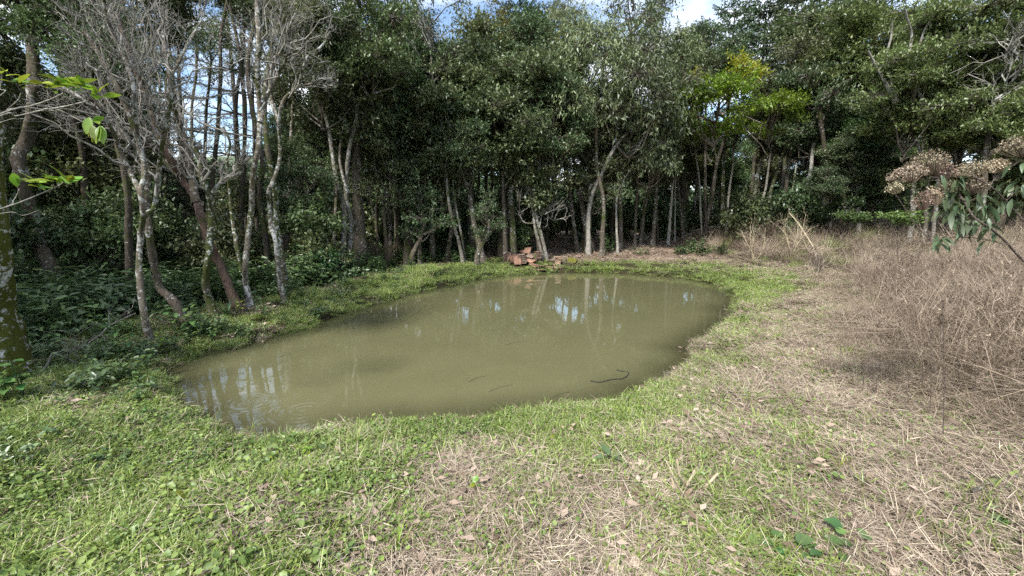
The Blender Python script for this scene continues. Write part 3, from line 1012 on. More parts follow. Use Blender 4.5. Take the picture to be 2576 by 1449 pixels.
T('slim_tree', 'mossy trunk standing over the bare bush', 24, fC([(942, 1150), (926, 1030), (930, 930)]), .12, 'mossy', crown=('grey', 2000, 270, 100))
T('slim_tree', 'grey trunk between the bare bush and the whitest trunk', 23.5, fC([(988, 1150), (995, 1000), (1006, 880)]), .12, 'bark', crown=('grey', 2000, 210, 140))
T('white_tree', 'whitest trunk above the brown brush at the wood edge', 22, fC([(1108, 1130), (1108, 960), (1125, 830), (1137, 720)]), .125, 'white', crown=('grey', 2060, 255, 140))
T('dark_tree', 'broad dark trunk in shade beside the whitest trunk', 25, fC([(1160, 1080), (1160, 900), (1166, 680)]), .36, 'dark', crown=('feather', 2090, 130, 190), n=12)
T('thin_tree', 'thin white stem right of the broad dark trunk', 22, fC([(1223, 1090), (1228, 1000), (1237, 910)]), .065, 'white', crown=('grey', 2110, 370, 75))
# the right of the wood
T('forked_tree', 'young forked trunk with a leafy head above the brush', 20, fD([(355, 1120), (345, 980), (350, 880)]), .10, 'white', crown=('grey', 2140, 400, 85), forks=[(fD([(347, 930), (325, 880), (310, 840)]), .04)])
T('slim_tree', 'brown trunk beside the young forked one', 20.5, fD([(405, 1100), (415, 950), (422, 870)]), .10, 'bark', crown=('feather', 2200, 330, 120))
T('slim_tree', 'short trunk behind the pale yellow-green bush', 20, fD([(430, 1090), (430, 1000), (425, 860)]), .09, 'bark', crown=('grey', 2220, 440, 75))
T('pale_tree', 'thick whitish trunk behind the dried flower heads', 17, fD([(622, 1060), (620, 980), (628, 900), (660, 760)]), .10, 'pale', crown=('feather', 2290, 240, 170))
T('pale_tree', 'second whitish trunk behind the dried flower heads', 17, fD([(690, 1080), (692, 980), (698, 880), (720, 620), (742, 550)]), .08, 'pale', crown=('feather', 2370, 140, 180),
  forks=[(fD([(540, 510), (480, 400), (430, 310), (398, 250)]), .09, 'white'), (fD([(540, 500), (495, 300), (515, 180), (520, 100)]), .07, 'white')])
T('leaning_tree', 'leaning whitish trunk among the dried flower heads', 16.5, fD([(735, 1060), (748, 950), (745, 800), (768, 640)]), .07, 'pale', crown=('feather', 2420, 290, 150),
  forks=[(fD([(700, 600), (610, 310), (617, 180), (600, 110), (580, 40)]), .08, 'white'), (fD([(620, 320), (650, 240), (690, 130), (765, 60)]), .06, 'white')])
T('dark_tree', 'dark trunk deep in shade above the dried flower heads', 18, fD([(860, 900), (855, 780), (900, 680), (930, 560)]), .13, 'bark', crown=('feather', 2480, 170, 190))
T('vine_tree', 'leaning trunk wound with pale hanging vines at the picture edge', 15, fD([(975, 960), (980, 780), (1002, 640), (1040, 480)]), .11, 'bark', crown=('feather', 2530, 300, 160),
  forks=[(fD([(990, 800), (1060, 680), (1075, 500), (1092, 380), (1080, 280), (1120, 180)]), .03, 'twig'), (fD([(985, 790), (1040, 700), (1068, 560), (1070, 430), (1110, 330), (1060, 260)]), .025, 'twig'), (fD([(1110, 330), (1150, 260), (1130, 180), (1170, 120)]), .02, 'twig')],
  extra=dict(levels=2, kids=(9, 6)))
T('leafy_tree', 'feathery dark tree closing the upper corner of the wood', 16, fD([(1120, 1000), (1110, 800), (1130, 600)]), .13, 'dark', crown=('feather', 2600, 110, 210))
T('leafy_tree', 'feathery tree low at the edge beyond the dried flower heads', 15.5, fD([(1190, 1000), (1190, 800)]), .12, 'dark', crown=('feather', 2620, 380, 150))
T('leafy_tree', 'layered dark crown high above the whitest trunk', 21, fD([(190, 1080), (190, 800), (170, 500)]), .14, 'dark', crown=('feather', 2200, 130, 170))
T('leafy_tree', 'dense low crown between the whitest trunk and dried flower heads', 19, fD([(280, 1080), (270, 900)]), .10, 'dark', crown=('grey', 2080, 460, 60))
# canopy masses of the middle
for lab, Y, cx, cy_, cr_, key in [
        ('yellowing crown near the top of the wood against the sky', 24, 1250, 120, 105, 'yellow'),
        ('grey-green crown beside the yellowing one', 20, 1350, 160, 150, 'grey'),
        ('broad grey-green crown over the roof tile pile', 18.5, 1270, 330, 150, 'grey'),
        ('hanging leafy crown low over the middle of the bank', 16.8, 1060, 520, 95, 'sparse'),
        ('leafy young tree by the leaning grey trunk', 16.6, 1225, 540, 72, 'sparse'),
        ('dense bluish-green young tree beside the rooty trunk', 20, 1500, 450, 95, 'sparse'),
        ('dark crown low between pale trunks and roof tiles', 18, 1130, 440, 110, 'sparse'),
        ('dark crown behind the pale forked trunk', 18, 860, 330, 130, 'broad'),
        ('leafy dark tree beyond the green bank', 13.5, 770, 480, 100, 'broad'),
        ('tall dark crown at the top between bare trees and the sky', 19, 980, 40, 150, 'broad'),
        ('olive crown in front of the blue sky', 21, 1430, 90, 110, 'airy'),
        ('grey-green crown below the sky notch', 26, 1700, 190, 95, 'grey'),
        ('grey-green crown between sky notch and tall conifer', 27, 1790, 130, 95, 'grey'),
        ('olive crown under the open-crowned tree', 23, 1650, 130, 100, 'airy'),
        ('dark crown behind the twiggy tops at the upper corner', 16, 330, 10, 140, 'broad'),
        ('dark crown closing the top above the sky gap', 18, 460, -40, 110, 'broad'),
        ('dark crown over the dark trunks of the sky gap', 19, 610, -50, 110, 'broad'),
        ('thin open crown hanging into the sky gap', 20, 530, 130, 85, 'open'),
        ('thin open crown beside the sky gap', 21, 640, 170, 80, 'open'),
        ('thin open crown left of the sky gap', 19, 420, 170, 85, 'open'),
        ('thin leafy crown high in the sky gap', 22, 490, 60, 90, 'sparse'),
        ('second thin leafy crown high in the sky gap', 23, 605, 75, 85, 'sparse'),
        ('thin leafy crown at the foot of the sky gap', 24, 395, 300, 70, 'sparse'),
        ('dark crown above the whitish trunk', 17, 720, 50, 120, 'broad'),
        ('dark leafy crown beside the kinked trunk', 14, 170, 300, 150, 'broad'),
        ('dark leafy crown behind the twigs of the white-spotted tree', 15, 310, 260, 110, 'grey'),
        ('low leafy crown beneath the sky gap', 17, 450, 470, 80, 'broad'),
        ('low leafy crown behind the reddish trunk', 16, 610, 490, 80, 'broad'),
        ('leafy crown behind the forked limb over the pond', 15, 730, 400, 75, 'broad')]:
    T('leafy_tree', lab, Y, [(cx + random.uniform(-25, 25), 640), (cx + random.uniform(-20, 20), max(cy_ + cr_ * .8, 300))], .11, 'bark', crown=(key, cx, cy_, cr_))

# conifers with tufted tops behind the wood
for i, (px_, topy, Y, k, lab) in enumerate([(1305, 15, 36, 0, 'tufted conifer top against the sky above the yellowing crown'), (1365, 28, 40, 1, 'smaller tufted conifer top beside it against the sky'),
                                            (1755, 75, 38, 1, 'tufted conifer at the notch of blue sky'), (1850, 15, 36, 0, 'tall tufted conifer right of the sky notch'),
                                            (2010, -20, 34, 1, 'conifer with layered tufts behind the lime crown'), (2140, -30, 33, 0, 'conifer rising over the layered dark crowns'),
                                            (1930, 10, 37, 1, 'conifer crown between two taller conifers')]):
    p = pt(px_, topy, Y)
    gz = h1(p[0], p[1])
    tr, br, cr_ = ARAU[k]
    H = 18.5 if k == 0 else 17
    s = (p[2] - gz) / (H + .4)
    o = thing('conifer', lab, 'conifer', (p[0], p[1], gz - .1), 'tufted conifers behind the wood', (0, 0, i * 1.3))
    for nm, me in (('trunk', tr), ('branches', br), ('crown', cr_)):
        link(nm, me, o, None, None, (max(s, .9), max(s, .9), s))
for i, (px_, topy, Y, k, lab) in enumerate([(420, 60, 24, 0, 'layered conifer with flat branches crossing the sky gap'),
                                            (300, -80, 17, 1, 'dark layered conifer behind the shrubs at the picture edge'), (560, -60, 27, 1, 'conifer with flat branches behind the bare trees'), (715, -60, 26, 0, 'layered conifer behind the whitish trunk')]):
    p = pt(px_, topy, Y)
    gz = h1(p[0], p[1])
    tr, br, cr_ = YOUNG[k]
    s = (p[2] - gz) / (13 if k == 0 else 11)
    o = thing('conifer', lab, 'conifer', (p[0], p[1], gz - .1), 'layered conifers behind the bare trees', (0, 0, i * 2.1))
    for nm, me in (('trunk', tr), ('branches', br), ('crown', cr_)):
        link(nm, me, o, None, None, (1.1, 1.1, s))

# ------------------------------------------------------------------ the wood behind: rows of further trees and understory
slim = [trunk_mesh('trunk', [[0, 0, -.2], [.1, 0, 2.5], [-.1, .1, 5], [.12, 0, 8.2]], .12, .05, M['dark'], 7, 1.4, RNG, 12),
        trunk_mesh('trunk', [[0, 0, -.2], [-.15, 0, 2.5], [.1, .1, 5], [.3, 0, 8.2]], .10, .045, M['bark'], 7, 1.4, RNG, 12),
        trunk_mesh('trunk', [[0, 0, -.2], [.1, 0, 2.5], [.3, .1, 5], [.25, 0, 8.2]], .09, .04, M['mossy'], 7, 1.4, RNG, 12)]
rr = random.Random(5)
placed = []
ZONES = [(330, 'behind the kinked grey trunk'), (760, 'behind the bare trees and sky gap'), (1000, 'behind the pale blotched trunks'), (1200, 'behind the row of straight dark trunks'),
         (1420, 'behind the roof tile pile'), (1580, 'behind the rooty trunk'), (1800, 'behind the stone wall and sapling'), (2040, 'behind the lime-green crown'),
         (2250, 'behind the whitest trunk'), (9999, 'behind the dried flower heads')]


def zone(px_):
    return next(z for lim, z in ZONES if px_ < lim)


cnt = 0
while cnt < 120:
    Y = rr.uniform(21, 44)
    X = rr.uniform(-1.25 * Y - 2, 1.25 * Y + 2)
    if X > 6 and Y < 26:
        continue
    px_, py_ = proj(X, Y, 1.0)
    if any((X - a) ** 2 + (Y - b) ** 2 < 2.2 ** 2 for a, b in placed):
        continue
    if path_d(np.array([X]), np.array([Y]))[0] < 1.6:
        continue
    z = rr.uniform(6.0, 9.0)
    if 380 < px_ < 760:
        continue
    if 1500 < px_ < 1900:
        z = rr.uniform(5.0, 6.5)
    placed.append((X, Y))
    gz = h1(X, Y)
    o = thing('slender_tree', 'dim slender tree in shaded rows ' + zone(px_), 'tree', (X, Y, gz), 'shaded trees ' + zone(px_), (0, 0, rr.uniform(0, 6.28)))
    link('trunk', rr.choice(slim), o, None, None, (1, 1, z / 8.2))
    key = rr.choice(['broad', 'broad', 'feather', 'grey'])
    (lm, cm_), R0 = lib_pick(key, rr.randrange(99))
    s = rr.uniform(.9, 1.3)
    link('limbs', lm, o, (0, 0, z), None, s)
    link('crown', cm_, o, (0, 0, z), None, s)
    cnt += 1


def shrub(name, label, X, Y, key, R, zc, group=None, cat='shrub', squash=1.0):
    gz = h1(X, Y)
    o = thing(name, label, cat, (X, Y, gz), group, (0, 0, rr.uniform(0, 6.28)))
    (lm, cm_), R0 = lib_pick(key, rr.randrange(99))
    s = R / R0
    link('stems', lm, o, (0, 0, zc), None, (s, s, s * squash))
    link('foliage', cm_, o, (0, 0, zc), None, (s, s, s * squash))
    return o


cnt = 0
pl2 = []
while cnt < 130:
    Y = rr.uniform(19.5, 38)
    X = rr.uniform(-1.2 * Y - 1, 1.2 * Y + 1)
    if brush_in(X, Y) > -.5 and Y < 21:
        continue
    if path_d(np.array([X]), np.array([Y]))[0] < 2.4 or any((X - a) ** 2 + (Y - b) ** 2 < 1.5 ** 2 for a, b in pl2):
        continue
    if X > 1.5 and Y < 24.5 and X < 11:
        continue
    pl2.append((X, Y))
    R = rr.uniform(1.1, 2.0)
    shrub('understory_shrub', 'dark shrub in the shaded understory ' + zone(proj(X, Y, 1.0)[0]), X, Y, 'shrub', R, R * .75, 'dark understory shrubs ' + zone(proj(X, Y, 1.0)[0]), squash=rr.uniform(.8, 1.3))
    cnt += 1
# shrubs of the left wood, told apart by what stands beside them
for lab, px_, py_, Y, R, key in [
        ('dark leafy shrub behind the kinked grey trunk', 60, 590, 12.5, 1.7, 'shrub'), ('dark leafy shrub between kinked and white-spotted trunks', 230, 600, 11.5, 1.5, 'shrub'),
        ('tall dark shrub over the kinked trunk', 190, 430, 13.5, 1.8, 'shrub'), ('brownish-leaved shrub behind the leaning grey trunk', 330, 560, 12.5, 1.4, 'shrub'),
        ('dark shrub under the dark trunks of the sky gap', 480, 640, 14, 1.4, 'shrub'), ('dark shrub behind the reddish trunk', 560, 620, 13, 1.3, 'shrub'),
        ('leafy shrub at the foot of the forked trunk', 790, 660, 12.6, 1.1, 'shrub'), ('tall leafy shrub behind the forked trunk', 760, 560, 13.2, 1.3, 'shrub'),
        ('low shrub where the green bank meets the wood', 800, 720, 12.2, .8, 'ushrub'), ('low shrub under the pale blotched trunks', 900, 640, 17.5, 1.2, 'shrub'),
        ('dark shrub at the very edge beside the mossy trunk', -60, 640, 9.5, 1.6, 'shrub'), ('tall dark shrub beyond the edge of the view', -90, 420, 12, 2.0, 'shrub'),
        ('shrub closing the gap under the layered conifer', 420, 600, 16, 1.5, 'shrub'), ('shrub low behind the whitish trunk', 650, 650, 13.5, 1.1, 'shrub'),
        ('green leafy shrub at the edge of the brush near the wood', 2120, 520, 19, .8, 'ushrub'), ('bright feathery bush in front of the whitest trunk', 2050, 560, 20.5, .7, 'ushrub'),
        ('dark shrub behind the dried flower heads', 2330, 470, 17.5, 1.5, 'shrub'), ('dark shrub at the edge behind the dried flower heads', 2500, 460, 16, 1.6, 'shrub'),
        ('dark shrub left of the dried flower heads', 2200, 480, 19.5, 1.3, 'shrub'), ('dark shrub behind the young forked trunk', 2110, 470, 22, 1.5, 'shrub')]:
    p = pt(px_, py_, Y)
    shrub('leafy_shrub', lab, p[0], p[1], key, R, max(p[2] - h1(p[0], p[1]), R * .6), 'leafy shrubs at the edge of the wood')

# far wooded rise seen through the gaps
def far_wood():
    rng = np.random.default_rng(77)
    n = 420
    Y = rng.uniform(48, 120, n)
    X = rng.uniform(-1.35, 1.35, n) * Y
    keep = ~((Y > 52) & (X > -1.0 * Y) & (X < -.35 * Y))
    X, Y = X[keep], Y[keep]
    Z = height(X, Y) + 2.5
    X2 = rng.uniform(-1.25, -.2, 900) * 140
    Y2 = rng.uniform(92, 175, 900)
    Z2 = 1 + (Y2 - 95) * .25
    return np.stack([np.r_[X, X2], np.r_[Y, Y2], np.r_[Z, Z2]], 1), np.r_[rng.uniform(1.5, 2.2, len(X)), rng.uniform(1.8, 2.8, 900)]


hm = MB()
hx, hy = np.meshgrid(np.linspace(-260, 20, 30), np.linspace(85, 260, 20))
hz = -1.5 + np.maximum(0, hy - 90) * .25 * sstep(20, -40, hx) + 3 * (vnoise(hx, hy, .03, 3) - .5)
hi_ = np.arange(hx.size).reshape(hx.shape)
hm.add(np.stack([hx, hy, hz], -1), np.stack([hi_[:-1, :-1], hi_[:-1, 1:], hi_[1:, 1:], hi_[1:, :-1]], -1).reshape(-1, 4))
hmat = plain_mat('hill_pasture', (.06, .085, .045), (.11, .14, .075), .15, .95, .1)
struct(link('hill', hm.mesh('hill', hmat, True)), label='wooded rise far behind the bare trees')

# the wood goes on beyond the left edge: unseen trees added for their shade
for i, (X, Y, z, s_) in enumerate([(-10.5, -1.5, 6.5, 1.15), (-13.5, 1.5, 7.5, 1.3), (-10.8, 2.6, 7.0, 1.1), (-15.5, 5.0, 7.5, 1.3), (-13.0, -4.0, 7.0, 1.2), (-17.5, 9.5, 8.0, 1.3)]):
    gz = h1(X, Y)
    o = thing('slender_tree', 'unseen leafy tree added beyond the left edge to shade the wood', 'tree', (X, Y, gz), 'unseen shade trees beyond the left edge', (0, 0, i * 1.1))
    link('trunk', slim[i % 3], o, None, None, (1, 1, z / 8.2))
    (lm, cm_), R0 = lib_pick('broad', i)
    link('limbs', lm, o, (0, 0, z), None, s_)
    link('crown', cm_, o, (0, 0, z), None, s_)

# ------------------------------------------------------------------ scattered cover by geometry nodes
def proto_coll(name, meshes):
    c = bpy.data.collections.new(name)
    for i, me in enumerate(meshes):
        c.objects.link(bpy.data.objects.new('%s_%02d' % (name, i), me))
    return c


def scatter(name, label, P, rot, scl, idx, tint, coll):
    me = bpy.data.meshes.new(name)
    n = len(P)
    me.vertices.add(n)
    me.vertices.foreach_set('co', np.asarray(P, np.float32).ravel())
    for nm, ty, val, key in (('rot', 'FLOAT_VECTOR', rot, 'vector'), ('scl', 'FLOAT', scl, 'value'), ('pick', 'INT', idx, 'value'), ('itint', 'FLOAT', tint, 'value')):
        a = me.attributes.new(nm, ty, 'POINT')
        a.data.foreach_set(key, np.asarray(val, np.int32 if ty == 'INT' else np.float32).ravel())
    me.update()
    o = link(name, me)
    g = bpy.data.node_groups.new(name + '_nodes', 'GeometryNodeTree')
    g.interface.new_socket('Geometry', in_out='INPUT', socket_type='NodeSocketGeometry')
    g.interface.new_socket('Geometry', in_out='OUTPUT', socket_type='NodeSocketGeometry')
    gi_, go = g.nodes.new('NodeGroupInput'), g.nodes.new('NodeGroupOutput')
    ip = g.nodes.new('GeometryNodeInstanceOnPoints')
    ci = g.nodes.new('GeometryNodeCollectionInfo')
    ci.inputs['Collection'].default_value = coll
    ci.inputs['Separate Children'].default_value = True
    ci.inputs['Reset Children'].default_value = True
    g.links.new(gi_.outputs[0], ip.inputs['Points'])
    g.links.new(ci.outputs[0], ip.inputs['Instance'])
    ip.inputs['Pick Instance'].default_value = True
    for nm, ty, sock in (('pick', 'INT', 'Instance Index'), ('rot', 'FLOAT_VECTOR', 'Rotation'), ('scl', 'FLOAT', 'Scale')):
        a = g.nodes.new('GeometryNodeInputNamedAttribute')
        a.data_type = ty
        a.inputs['Name'].default_value = nm
        g.links.new([s for s in a.outputs if s.enabled and s.name == 'Attribute'][0], ip.inputs[sock])
    g.links.new(ip.outputs[0], go.inputs[0])
    md = o.modifiers.new('scatter', 'NODES')
    md.node_group = g
    o['kind'] = 'stuff'
    o['label'] = label
    return o


M['g_grass'] = leaf_mat('grass_blade', (.072, .12, .02), (.185, .26, .05), (.36, .42, .11), .5, .3, .3, True, bro=(.42, .36, .16))
M['g_clover'] = leaf_mat('clover_leaf', (.052, .10, .018), (.145, .22, .045), (.30, .37, .09), .5, .3, .3, True, bro=(.36, .33, .08))
M['g_straw'] = leaf_mat('straw', (.075, .05, .033), (.295, .228, .160), (.62, .525, .395), .6, .25, .1, True)
M['g_brush'] = leaf_mat('dry_stem', (.058, .042, .030), (.245, .188, .132), (.60, .50, .37), .65, .2, .08, True)
M['g_sprig'] = leaf_mat('sprig_leaf', (.03, .06, .022), (.07, .12, .04), (.15, .22, .07), .42, .4, .25, True)
M['g_litter'] = leaf_mat('litter_leaf', (.07, .046, .034), (.20, .14, .10), (.44, .34, .26), .7, .2, .05, True)
M['g_far'] = leaf_mat('far_leaf', (.02, .042, .016), (.045, .08, .03), (.09, .13, .05), .6, .2, .1, True)


def grass_tuft(seed, nb, h, w, spread=.045, lean=.55):
    rng = np.random.default_rng(seed)
    P = np.c_[rng.standard_normal((nb, 2)) * spread, np.full(nb, -.01)]
    D = np.c_[rng.standard_normal((nb, 2)) * lean, np.ones(nb)]
    L = h * (.45 + .75 * rng.random(nb))
    return MB().add(*ribbons(P, D, L, w * (.7 + .6 * rng.random(nb)), .15 + .5 * rng.random(nb), rng, 5), np.repeat(rng.random(nb), 4)).mesh('tuft', M['g_grass'])


def clover(seed, nl, r=.075):
    rng = np.random.default_rng(seed)
    P = np.c_[rng.standard_normal((nl, 2)) * r * .6, .008 + .035 * rng.random(nl)]
    D = np.c_[rng.standard_normal((nl, 2)), .25 * rng.standard_normal(nl)]
    sz = .016 + .018 * rng.random(nl)
    return MB().add(*leaves(P, D, np.array([0, 0, 1.]) + .35 * rng.standard_normal((nl, 3)), sz * 1.15, sz * 1.1, .12, .1), rng.random(nl)).mesh('clover', M['g_clover'])


def straw_clump(seed, ns, r, Lm, w=.0032, lift=.03):
    rng = np.random.default_rng(seed)
    P = np.c_[rng.standard_normal((ns, 2)) * r * .6, .003 + lift * rng.random(ns)]
    a = rng.random(ns) * 6.28
    D = np.c_[np.cos(a), np.sin(a), .22 * rng.standard_normal(ns) + .08]
    L = Lm * (.35 + .9 * rng.random(ns))
    return MB().add(*ribbons(P, D, L, w * (.6 + .8 * rng.random(ns)), .12 * rng.random(ns), rng, 4), np.repeat(rng.random(ns), 3)).mesh('straw', M['g_straw'])


def dead_tuft(seed, ns, h, spread=.05, mat='g_straw', w=.0035, lean=.7, bend=.5):
    rng = np.random.default_rng(seed)
    P = np.c_[rng.standard_normal((ns, 2)) * spread, np.full(ns, -.01)]
    D = np.c_[rng.standard_normal((ns, 2)) * lean, np.ones(ns)]
    L = h * (.4 + .8 * rng.random(ns))
    return MB().add(*ribbons(P, D, L, w * (.6 + .8 * rng.random(ns)), bend * rng.random(ns), rng, 5), np.repeat(rng.random(ns), 4)).mesh('dead_tuft', M[mat])


def brush_clump(seed, ns, h, t0=0.0, t1=1.0, w=.0042, bmax=.6, twigs=3, sp=.22, lean=.75):
    rng = np.random.default_rng(seed)
    mb = MB()
    P = np.c_[rng.standard_normal((ns, 2)) * sp, np.full(ns, -.03)]
    D = np.c_[rng.standard_normal((ns, 2)) * lean, np.ones(ns)]
    L = h * (.35 + .85 * rng.random(ns))
    b = .05 + bmax * rng.random(ns) ** 1.5
    tt = t0 + (t1 - t0) * rng.random(ns)
    mb.add(*ribbons(P, D, L, w * (.6 + .9 * rng.random(ns)), b, rng, 6), np.repeat(tt, 5))
    k = ns * twigs
    if k:
        j = rng.integers(0, ns, k)
        t = .35 + .6 * rng.random(k)
        Du = unit(D)
        Q = P[j] + Du[j] * (L[j] * t)[:, None] + np.array([0, 0, -1.]) * (b[j] * L[j] * t ** 2)[:, None]
        mb.add(*ribbons(Q, unit(Du[j] * .4 + rand_dirs(rng, k)), L[j] * .28 * (.4 + rng.random(k)), np.full(k, w * .75), .3 * rng.random(k), rng, 3), np.repeat(np.clip(tt[j] + .15 * rng.standard_normal(k), 0, 1), 2))
    m = ns * 2
    j = rng.integers(0, ns, m)
    t = .3 + .7 * rng.random(m)
    Q = P[j] + unit(D)[j] * (L[j] * t)[:, None] + np.array([0, 0, -1.]) * (b[j] * L[j] * t ** 2)[:, None]
    sz = .012 + .022 * rng.random(m)
    mb.add(*leaves(Q, rand_dirs(rng, m) + np.array([0, 0, -.4]), rand_dirs(rng, m), sz, sz * .45, .3, -.1), np.clip(tt[j] - .25 + .5 * rng.random(m), 0, 1))
    return mb.mesh('brush', M['g_brush'])


def sprig(seed, h, npair, L, W, mat='g_sprig', ns=11):
    rng = np.random.default_rng(seed)
    mb = MB()
    for s in range(ns):
        a = rng.random() * 6.28
        ax = np.array([math.cos(a) * .35, math.sin(a) * .35, 1.]) * h * (.6 + .6 * rng.random())
        o0 = np.r_[rng.standard_normal(2) * .13, -.01]
        mb.add(*tubes(np.stack([o0, o0 + ax * .5, o0 + ax])[None], np.array([[.004, .003, .002]]), 3), .4)
        t = np.repeat(np.linspace(.3, 1, npair), 2)
        an = np.repeat(np.arange(npair) * 1.57, 2) + np.tile([0, np.pi], npair) + rng.standard_normal(npair * 2) * .3
        D = np.c_[np.cos(an), np.sin(an), .15 + .25 * rng.standard_normal(npair * 2)]
        P = o0 + ax * t[:, None]
        sz = (1.15 - .45 * t) * (.7 + .5 * rng.random(npair * 2))
        mb.add(*leaves2(P, D, np.array([0, 0, 1.]) + .3 * rng.standard_normal((npair * 2, 3)), L * sz, W * sz, .14, .25), np.repeat(rng.random(npair * 2), 2))
    return mb.mesh('sprig', M[mat])


def litter(seed, n, r):
    rng = np.random.default_rng(seed)
    P = np.c_[rng.standard_normal((n, 2)) * r * .6, .006 + .02 * rng.random(n)]
    D = np.c_[rng.standard_normal((n, 2)), .2 * rng.standard_normal(n)]
    sz = .04 + .06 * rng.random(n)
    return MB().add(*leaves(P, D, np.array([0, 0, 1.]) + .4 * rng.standard_normal((n, 3)), sz, sz * .5, .25, -.1), rng.random(n)).mesh('litter', M['g_litter'])


def sample(rng, n, y0, y1, kx=1.28, x0=1.6):
    Y = y0 * np.exp(rng.random(n) * math.log(y1 / y0))
    X = (rng.random(n) * 2 - 1) * (kx * Y + x0)
    return X, Y


def euler(rng, n, tilt=.12):
    return np.c_[rng.standard_normal(n) * tilt, rng.standard_normal(n) * tilt, rng.random(n) * 6.28]


def cover_piece(seed, ngrass, nclov, nstraw, ndead, h=.10, r=.15, nlit=0, cs=1.0):
    """a hand-sized patch of turf: blades, clover leaves, lying straw, dead blades"""
    rng = np.random.default_rng(seed)
    mb = MB()

    def disc(n, k=.75):
        a, q = rng.random(n) * 6.28, r * np.sqrt(rng.random(n)) * (k + .5 * rng.random(n))
        return np.cos(a) * q, np.sin(a) * q
    for n, mi, hh, w, ln in ((ngrass, 0, h, .0052, .6), (ndead, 2, h * .8, .0036, .9)):
        if n:
            nt = max(2, n // 9)
            cx, cy_ = disc(nt)
            j = rng.integers(0, nt, n)
            P = np.c_[cx[j] + rng.standard_normal(n) * .018, cy_[j] + rng.standard_normal(n) * .018, np.full(n, -.008)]
            L = hh * (.4 + .85 * rng.random(n))
            mb.add(*ribbons(P, np.c_[rng.standard_normal((n, 2)) * ln, np.ones(n)], L, w * (.7 + .6 * rng.random(n)), .15 + .6 * rng.random(n), rng, 4), np.repeat(rng.random(n), 3), mi)
    if nclov:
        cx, cy_ = disc(nclov)
        sz = (.009 + .013 * rng.random(nclov) ** 1.5) * cs
        P = np.c_[cx, cy_, .006 + .035 * rng.random(nclov)]
        mb.add(*leaves2(P, np.c_[rng.standard_normal((nclov, 2)), .3 * rng.standard_normal(nclov)], np.array([0, 0, 1.]) + .45 * rng.standard_normal((nclov, 3)), sz * 1.2, sz * 1.05, .12, .1), np.repeat(rng.random(nclov), 2), 1)
    if nstraw:
        cx, cy_ = disc(nstraw)
        a = rng.random(nstraw) * 6.28
        Dd = np.c_[np.cos(a), np.sin(a), .2 * rng.standard_normal(nstraw) + .08]
        mb.add(*ribbons(np.c_[cx, cy_, .002 + .028 * rng.random(nstraw)], Dd, .13 * (.3 + rng.random(nstraw)), .0030 * (.6 + .8 * rng.random(nstraw)), .15 * rng.random(nstraw), rng, 3), np.repeat(rng.random(nstraw), 2), 2)
    if nlit:
        cx, cy_ = disc(nlit)
        sz = .03 + .05 * rng.random(nlit)
        mb.add(*leaves(np.c_[cx, cy_, .01 + .02 * rng.random(nlit)], np.c_[rng.standard_normal((nlit, 2)), .2 * rng.standard_normal(nlit)], np.array([0, 0, 1.]) + .4 * rng.standard_normal((nlit, 3)), sz, sz * .5, .25, -.1), rng.random(nlit), 3)
    return mb.mesh('turf', [M['g_grass'], M['g_clover'], M['g_straw'], M['g_litter']])


rng = np.random.default_rng(2024)
LEV = [(5, 9, 115, 34, 4), (18, 30, 95, 28, 4), (40, 52, 62, 18, 3), (64, 72, 34, 10, 2), (80, 110, 14, 6, 1)]
cover = []
for li, (a, b, c, d, e) in enumerate(LEV):
    for v in range(4):
        f = 1.6 if v == 3 else 1.0
        cover.append(cover_piece(500 + li * 10 + v, int(a * (1.7 if v == 1 else .7 if v == 2 else 1)), int(b * (1.6 if v == 2 else .5 if v == 1 else 1)), c, d, (.085, .13, .07, .10)[v], nlit=e, cs=1.35 if v == 2 else 1.0))
CC = proto_coll('ground_cover_piece', cover)
X, Y = sample(rng, 40000, 1.25, 21.5)
den = 40000 * .351 / (Y * (2.56 * Y + 3.2))
ok = rng.random(len(X)) < 170 / np.maximum(den, 170)
X, Y = X[ok], Y[ok]
X2, Y2 = rng.uniform(-4, 4, 900), rng.uniform(-1.5, 1.25, 900)
X, Y = np.r_[X, X2], np.r_[Y, Y2]
D = pond_sdf(X, Y)
fi = forest_in(X, Y, D)
bi = brush_in(X, Y)
keep = (D > .04) & (rng.random(len(X)) > fi * .93) & ((vnoise(X, Y, 4.2, 51) > .28) | (rng.random(len(X)) < .3)) & (bi < .9) & (path_d(X, Y) > 1.1)
lw = sstep(-2.9, -3.9, X) * sstep(3.3, 4.2, Y)
keep &= rng.random(len(X)) > .6 * lw
keep &= ~((X > -.3) & (X < 2.3) & (Y > 16.75) & (Y < 18.7) & (rng.random(len(X)) < .7))
X, Y, D, fi, bi = X[keep], Y[keep], D[keep], fi[keep], bi[keep]
G = greenness(X, Y, D)
Z = height(X, Y, D)
lev = np.clip(np.round(G * 4.2 + rng.standard_normal(len(X)) * .45 + (vnoise(X, Y, 3.3, 52) - .5) * 2.2 - .1), 0, 4).astype(int)
var = rng.integers(0, 4, len(X))
lush = (X < -.5) & (Y < 4) & (rng.random(len(X)) < .28)
var = np.where(lush, 2, rng.choice([0, 1, 1, 3], len(X)))
pick = lev * 4 + var
scl = (.75 + .5 * rng.random(len(X))) * (1 + .55 * sstep(4, 16, Y))
pat = vnoise(X, Y, .9, 12) * .6 + vnoise(X, Y, 3.1, 13) * .4
tint = np.clip(.12 + .55 * pat + .4 * rng.random(len(X)) + .12 * (G - .5), 0, 1)
scatter('grass', 'green grass and clover mixed with mown straw round the pond', np.c_[X, Y, Z], euler(rng, len(X)), scl, pick, tint, CC)

